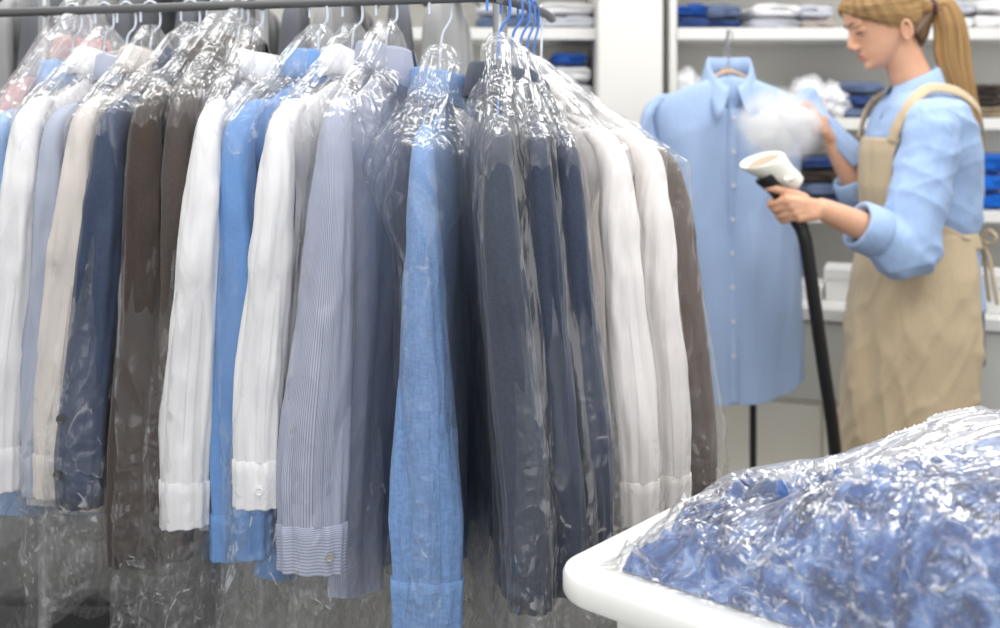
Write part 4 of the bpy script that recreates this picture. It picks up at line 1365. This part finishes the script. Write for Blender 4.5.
def hand(mb, wrist, axis_c, axis_d, side, toward, r_obj, back, thumb_up):
    """Fist round a rod: axis_c centre of the grip, axis_d rod direction (towards the thumb),
    toward = direction the knuckles lead, back = direction of the back of the hand."""
    axis_d, toward, back = [np.array(v, float) / np.linalg.norm(v) for v in (axis_d, toward, back)]
    rr = r_obj + .0085
    palm_c = axis_c + back * (rr + .006) - toward * .012
    # palm: from wrist to the knuckle line
    for k in (-.027, -.009, .009, .027):
        kn = axis_c + axis_d * k + back * (rr + .006) + toward * .010
        mb.tube([wrist + axis_d * k * .35, wrist * .5 + kn * .5 + back * .004 + axis_d * k * .15, kn], [.0165, .0155, .0115], 12)
    for i, k in enumerate((.030, .0105, -.009, -.027)):
        fl = (.95, 1.06, 1.0, .84)[i]; fr = (.0088, .0092, .0088, .0078)[i]
        c = axis_c + axis_d * (k + (-.004, 0, 0, .003)[i])
        pts = []
        for q, (t_, b_) in enumerate([(.35, 1.0), (.95, .55), (1.05, -.25), (.55, -.95), (-.15, -1.05)]):
            pts.append(c + toward * t_ * rr * 1.08 * (fl if q < 2 else 1) + back * b_ * rr)
        mb.tube(smooth_path([c + back * (rr + .005) - toward * .004] + pts, 16), [fr * 1.12] * 5 + [fr] * 7 + [fr * .9] * 3 + [fr * .75], 10)
    # thumb leaves the side of the palm near its base and lies along the rod
    b0 = wrist * .45 + axis_c * .55 + axis_d * .016 + back * .010
    mb.tube(smooth_path([b0 - toward * .012, b0 + axis_d * .022 + back * .004, axis_c + axis_d * .052 + back * rr * .75 + toward * .002, axis_c + axis_d * .068 + back * rr * .25 + toward * rr * .8], 12),
            [.0150, .0145, .0135, .0125, .0115, .011, .0105, .0102, .010, .0097, .009, .0075], 12)


# near arm
SHN = WP(931, 119, 2.765)
d_n = 2.70
ELN = WP(906, 246, d_n); WRN = WP(822, 209, 2.655)
mb.tube([SHN, SHN * .5 + ELN * .5, ELN], [.052, .046, .040], 18)
mb.tube(smooth_path([ELN, ELN * .72 + WRN * .28, ELN * .3 + WRN * .7, WRN, WRN + (WRN - ELN) * .06], 10), [.041, .042, .041, .038, .035, .032, .029, .026, .0245, .024], 18)
gc = np.array(ax0 * .42 + ax1 * .58 + O - RX)
hand(mb, WRN, gc, np.array(ax0 - ax1), -1, (-1, 0, -.55), .0165, (.25, -1, .1), 1)
# far arm
SHF = WP(925, 118, 3.075)
ELF = WP(872, 212, 3.08); WRF = WP(832, 141, 3.04)
mb.tube([SHF, SHF * .5 + ELF * .5, ELF], [.052, .046, .040], 18)
mb.tube(smooth_path([ELF, ELF * .7 + WRF * .3, ELF * .3 + WRF * .7, WRF, WRF + (WRF - ELF) * .06], 10), [.041, .041, .040, .037, .034, .031, .028, .025, .0245, .024], 18)
gf = WP(818, 122, 3.03)
hand(mb, WRF, gf, (-.5, 0, .75), 1, (-.8, 0, -.4), .010, (.15, -1, .3), 1)
body = union(mb, .0032, 'body', SKIN, root, 5)

# ---- face details
for s in (-1, 1):
    mb = MB(); mb.tube([head_pt(.0815 - .0075 * abs(k) ** 2.2 * 1.2, s * (.031 + .016 * k), -.0065 - .002 * abs(k)) for k in np.linspace(-1, 1, 9)], [.0012, .002, .0024, .0026, .0026, .0026, .0024, .002, .0012], 8)
    mb.build('eyelashes', EYE, body)
    mb = MB(); mb.tube([head_pt(.0895 - .016 * ((k + 1) / 2) ** 2, s * (.012 + .036 * (k + 1) / 2), .018 + .004 * math.sin((k + 1) * 1.3)) for k in np.linspace(-1, 1, 9)], [.0015, .0024, .0028, .0028, .0026, .0024, .002, .0016, .001], 8)
    mb.build('eyebrow', BROW, body)
mb = MB(); mb.tube([head_pt(.0895 - .010 * abs(k) ** 2, .019 * k, -.067 + .001 * abs(k)) for k in np.linspace(-1, 1, 9)], [.001, .0028, .0036, .0038, .0034, .0038, .0036, .0028, .001], 8)
mb.tube([head_pt(.0882 - .010 * abs(k) ** 2, .017 * k, -.0760 + .001 * abs(k)) for k in np.linspace(-1, 1, 9)], [.001, .003, .004, .0042, .0042, .0042, .004, .003, .001], 8)
mb.build('lips', LIP, body)

# ---- hair: cap combed back to the tie
n, m = 40, 96
q = np.linspace(-PI, PI, m)
aq = np.abs(q) / PI                      # 0 front .. 1 back
zh = np.interp(aq, [0, .15, .28, .38, .46, .54, .62, .8, 1], [.060, .048, .020, -.006, -.022, -.036, -.056, -.070, -.074])
rows = []
for t in np.linspace(0, 1, n):
    r = []
    for j in range(m):
        z = .114 * (1 - t) + zh[j] * t
        zc = min(z, .108)
        rr = head_ring(zc, 0, 4)
        f, bk, w = np.interp(zc, HZ, HF), np.interp(zc, HZ, HB_), np.interp(zc, HZ, HW)
        off = .013 * (1 - .75 * sst(.82, 1, t)) + .003 * math.sin(q[j] * 23 + t * 3)* sst(.05, .3, t)
        c, s = math.cos(q[j]), math.sin(q[j])
        k = 1.0 if z < .1 else 1.0
        cx, ax = (f + bk) / 2, (f - bk) / 2 + off
        r.append(head_pt(cx + ax * np.sign(c) * abs(c) ** .92, (w + off) * s * (1 - .20 * max(0, c) ** 2), z + (off * .6 if t < .3 else 0)))
    rows.append(r)
hc = grid('hair', np.array(rows), HAIR_C, body, False, (1, .3))
sm = hc.modifiers.new('t', 'SOLIDIFY'); sm.thickness = .006; sm.offset = -1
# swept-back mass running into the tie
TIE = WP(931, 8)
def swept(name, a, b, ra, rb, mat, seed, n=24, m=40, mid=None):
    P_ = smooth_path([a, (a + b) / 2 + (mid if mid is not None else 0), b], n)
    T_ = np.gradient(P_, axis=0); T_ /= np.linalg.norm(T_, axis=1)[:, None]
    U_ = np.cross(T_, [0, 1, 0]); U_ /= np.linalg.norm(U_, axis=1)[:, None]
    V_ = np.cross(T_, U_); ph = np.linspace(0, 2 * PI, m, endpoint=False)
    tt = np.linspace(0, 1, n)
    r0 = ra[0] + (rb[0] - ra[0]) * sst(0, 1, tt); r1 = ra[1] + (rb[1] - ra[1]) * sst(0, 1, tt)
    rg = 1 + .06 * noise(np.cos(ph)[None] * 4, np.sin(ph)[None] * 4, tt[:, None] * 1.5, seed)
    return grid(name, P_[:, None] + U_[:, None] * (r0[:, None] * np.cos(ph) * rg)[..., None] + V_[:, None] * (r1[:, None] * np.sin(ph) * rg)[..., None], mat, body, True, (1, .3), True)
swept('hair_back', head_pt(-.045, 0, .02), TIE, (.074, .070), (.018, .018), HAIR, 5)
swept('nape_hair', head_pt(-.054, 0, -.070), TIE + [0, 0, -.012], (.040, .056), (.016, .016), HAIR_N, 6)
mb = MB(); mb.tube([TIE + np.array([.004 + .0 * math.cos(a), .019 * math.cos(a), .019 * math.sin(a)]) for a in np.linspace(0, 2 * PI, 20, endpoint=False)], .006, 8, True)
mb.build('hair_tie', plain('dark_hair_tie', srgb(70, 40, 48), .7), body)
# ponytail
n, m = 70, 56
P_ = smooth_path([TIE, WP(944, 8), WP(950, 30), WP(953, 60), WP(962, 92), WP(974, 122), WP(984, 152)], n)
T_ = np.gradient(P_, axis=0); T_ /= np.linalg.norm(T_, axis=1)[:, None]
U_ = np.cross(T_, [0, 1, 0]); U_ /= np.linalg.norm(U_, axis=1)[:, None]; V_ = np.cross(T_, U_)
tt = np.linspace(0, 1, n); ph = np.linspace(0, 2 * PI, m, endpoint=False)
ru = np.interp(tt, [0, .1, .25, .45, .65, .85, 1], [.014, .026, .040, .047, .036, .020, .004]); rv = np.interp(tt, [0, .1, .3, .6, .85, 1], [.014, .022, .032, .028, .016, .003])
rg = 1 + .12 * noise(np.cos(ph)[None] * 3, np.sin(ph)[None] * 3, tt[:, None] * 2, 3) + .07 * np.sin(ph[None] * 11 + 3 * tt[:, None])
grid('ponytail', P_[:, None] + U_[:, None] * (ru[:, None] * np.cos(ph) * rg)[..., None] + V_[:, None] * (rv[:, None] * np.sin(ph) * rg)[..., None], HAIR, body, True, (1, .5), True)

# ---- jeans and shoes
mb = MB()
mb.loft([[torso_pt(r, a, .004) for a in AN] for r in (262, 300, 330, 360)])
for s in (-1, 1):
    hip, knee, ank = np.array([xcol(925), s * .085, zrow(350)]), np.array([xcol(918), s * .09, .50]), np.array([xcol(926), s * .09, .10])
    mb.tube([hip + [0, 0, .05], hip, hip * .5 + knee * .5, knee, knee * .6 + ank * .4 + [.012, 0, 0], ank], [.096, .096, .084, .068, .064, .056], 22)
union(mb, .007, 'jeans', JEAN, root, 4, lambda c: .004 * noise(c[:, 0] * 18, c[:, 1] * 18, c[:, 2] * 14, 12))
for s in (-1, 1):
    ank = np.array([xcol(926), s * .09, .09])
    mb = MB()
    mb.tube([ank + [.04, 0, -.04], ank + [-.03, 0, -.038], ank + [-.10, 0, -.05], ank + [-.175, 0, -.058]], [.040, .046, .042, .030], 16)
    for v in mb.bm.verts: v.co.z = max(v.co.z, 0.0)
    mb.build('shoe', M['black'], root)

# ---- shirt
mb = MB()
mb.loft([[torso_pt(r, a, .004 + (.008 if 200 < r < 225 else (-.006 if r > 235 else 0))) for a in AN] for r in (91, 97, 106, 122, 150, 185, 215, 240, 265, 300)])
def tail_bump(c): pass
CUN = ELN * .56 + WRN * .44
mb.tube(smooth_path([SHN + [-.0, .05, .0], SHN + [.0, -.01, -.02], SHN * .62 + ELN * .38 + [.012, 0, 0], SHN * .25 + ELN * .75 + [.008, 0, 0], ELN + [.004, 0, -.012], ELN * .8 + WRN * .2 + [0, 0, -.004], CUN], 22),
        list(np.interp(np.linspace(0, 1, 22), [0, .15, .4, .65, .8, .9, 1], [.050, .066, .074, .074, .070, .060, .053])), 26)
CUF = ELF * .62 + WRF * .38
mb.tube(smooth_path([SHF + [0, -.05, 0], SHF + [0, .01, -.02], SHF * .5 + ELF * .5, ELF + [0, 0, -.006], CUF], 16), [.055, .068, .074, .074, .074, .073, .072, .071, .070, .069, .068, .066, .064, .06, .056, .052], 24)


def shirt_disp(c):
    x, y, z = c[:, 0], c[:, 1], c[:, 2]
    arm = sst(-.10, -.20, y)
    # slanting drag folds over the elbow and sleeve, soft elsewhere
    dg = ridge(x * 8 + z * 14, y * 6, z * 5 - x * 3, 31) - .5
    dg2 = ridge(x * 5 - z * 17, y * 5, z * 9, 32) - .5
    return .007 * (dg + .6 * dg2) * (.45 + .75 * arm) + .003 * noise(x * 25, y * 25, z * 25, 33)


shirt = union(mb, .005, 'shirt', WSH, root, 5, shirt_disp)


def band(name, a, b, ra, rb, mat, parent, th=.006, seed=0):
    a, b = np.array(a), np.array(b)
    T = (b - a) / np.linalg.norm(b - a); U = np.cross(T, [0, 1, 0]); U /= np.linalg.norm(U); W = np.cross(T, U)
    ph = np.linspace(0, 2 * PI, 40, endpoint=False)
    rows = []
    for q, dr in ((-.0, -th), (0.0, 0), (.08, .003), (.5, .004), (.92, .003), (1, 0), (1, -th), (.6, -th * 1.2)):
        c = a + (b - a) * q; r = ra + (rb - ra) * q + dr
        rr = r * (1 + .03 * noise(np.cos(ph) * 2, np.sin(ph) * 2, q * 1.2, seed))
        rows.append(c + U * (rr * np.cos(ph))[:, None] + W * (rr * np.sin(ph))[:, None])
    return grid(name, np.array(rows), mat, parent, True, (.3, .08))


fd = (WRN - ELN) / np.linalg.norm(WRN - ELN)
band('rolled_cuff', CUN - fd * .030, CUN + fd * .036, .060, .057, WSH, shirt, .008, 1)
fd2 = (WRF - ELF) / np.linalg.norm(WRF - ELF)
band('rolled_cuff', CUF - fd2 * .026, CUF + fd2 * .03, .060, .056, WSH, shirt, .008, 2)
# collar round the neck, leaf turned down
n = 60
u_ = np.linspace(-1, 1, n); ang = u_ * PI * .9            # 0 = back of neck
cc = WP(914, 88)
rows = []
tilt = .030
for k, dz, lx in ((1.0, -.02, 0), (.97, .022, 0), (1.0, .03, 0), (1.10, .024, 0), (1.28, -.006, .5), (1.42, -.028, 1)):
    bx = .058 * np.cos(ang) * k; by = .056 * np.sin(ang) * k
    fr = sst(.6, 1, np.abs(u_))
    rows.append(np.stack([cc[0] + bx - .022 * lx * fr, cc[1] + by, cc[2] + dz + .026 * np.cos(ang) - .03 * lx * fr], 1))
cl = grid('collar', np.array(rows), WSH, shirt, False, (.4, .1))
sm = cl.modifiers.new('t', 'SOLIDIFY'); sm.thickness = .002

# ---- apron
SK = np.array([(228, 869, 966, .138), (240, 867, 970, .144), (270, 862, 975, .164), (320, 858, 979, .182), (370, 855, 978, .186), (430, 852, 972, .186), (520, 850, 970, .19)], float)


def skirt_pt(row, a, off=0.0):
    f, bk, w = [np.interp(row, SK[:, 0], SK[:, k]) for k in (1, 2, 3)]
    xf, xb = xcol(f) - off, xcol(bk) + off
    cx, ax = (xf + xb) / 2, (xb - xf) / 2
    c, s = math.cos(a), math.sin(a)
    z = zrow(row)
    k = sst(260, 330, row)
    wob = .010 * k * noise(a * 2.2, row * .006, 0, 41) + .007 * k * (ridge(a * 3 + row * .012, row * .010, 1, 42) - .5) + .006 * sst(245, 290, row) * (ridge(a * 4 - row * .03, row * .022, 2, 44) - .5)
    return np.array([cx - (ax + wob) * math.copysign(abs(c) ** .85, c), (w + off + wob) * math.copysign(abs(s) ** .9, s), z])


ap = empty('apron', (0, 0, 0), parent=root)
rows = [[skirt_pt(r, a, .013) for a in np.linspace(-2.2, 2.2, 110)] for r in np.linspace(230, 520, 100)]
o = grid('skirt_panel', np.array(rows), APR, ap, False, (1.2, .8)); o.modifiers.new('t', 'SOLIDIFY').thickness = .0025
rows = []
for r in np.linspace(137, 234, 40):
    am = np.interp(r, [137, 150, 172, 195, 212, 234], [.80, .74, .74, .95, 1.35, 2.0])
    rows.append([torso_pt(r, a, .014 + .006 * sst(195, 234, r) + .004 * noise(a * 3, r * .03, 0, 51)) for a in np.linspace(-am, am, 60)])
o = grid('bib', np.array(rows), APR, ap, False, (.5, .4)); o.modifiers.new('t', 'SOLIDIFY').thickness = .0025
for s in (-1, 1):
    pts = [torso_pt(141, s * .66, .020), torso_pt(124, s * .72, .022), torso_pt(110, s * .84, .026), torso_pt(100, s * 1.02, .030) + [0, 0, .004], torso_pt(93, s * 1.45, .028) + [0, 0, .012], torso_pt(95, s * 2.1, .026) + [0, 0, .006], torso_pt(110, s * 2.6, .022), torso_pt(135, s * 2.85, .016)]
    P_ = smooth_path(pts, 50)
    T_ = np.gradient(P_, axis=0); T_ /= np.linalg.norm(T_, axis=1)[:, None]
    ctr = np.array([xcol(920), 0, 0]); out_ = P_ - ctr; out_[:, 2] = .08; out_ /= np.linalg.norm(out_, axis=1)[:, None]
    U_ = np.cross(T_, out_); U_ /= np.linalg.norm(U_, axis=1)[:, None]
    rows = P_[:, None] + U_[:, None] * np.array([-.014, -.005, .005, .014])[None, :, None]
    o = grid('strap', rows, APR, ap, False, (.03, .6)); o.modifiers.new('t', 'SOLIDIFY').thickness = .003
rows = [[skirt_pt(r, a, .012) for a in np.linspace(-PI, PI, 90)] for r in (229, 233, 241, 245)]
o = grid('waist_tie', np.array(rows), APR, ap, False, (1.2, .03)); o.modifiers.new('t', 'SOLIDIFY').thickness = .003
# bow and hanging ends at the back
K = WP(972, 240) + [.012, -.02, 0]
mb = MB()
for s, dx, dz in ((-1, .018, .018), (1, .022, -.006)):
    loop = smooth_path([K, K + [dx * .5, s * .03, dz + .012], K + [dx, s * .055, dz], K + [dx * .8, s * .04, dz - .022], K], 24)
    mb.tube(loop, .005, 8)
for s in (-1, 1):
    mb.tube(smooth_path([K, K + [.018, s * .012, -.04], K + [.026, s * .02, -.10], K + [.036, s * .024, -.165]], 20), [.006] * 19 + [.004], 8)
mb.build('bow', APR, ap)
# shirt tail that shows under the tie
rows = [[torso_pt(r, a, .010) for a in np.linspace(2.15, 2 * PI - 2.15, 40)] for r in np.linspace(238, 304 , 20)]
o = grid('shirt_tail', np.array(rows), WSH, shirt, False, (.5, .3)); o.modifiers.new('t', 'SOLIDIFY').thickness = .002
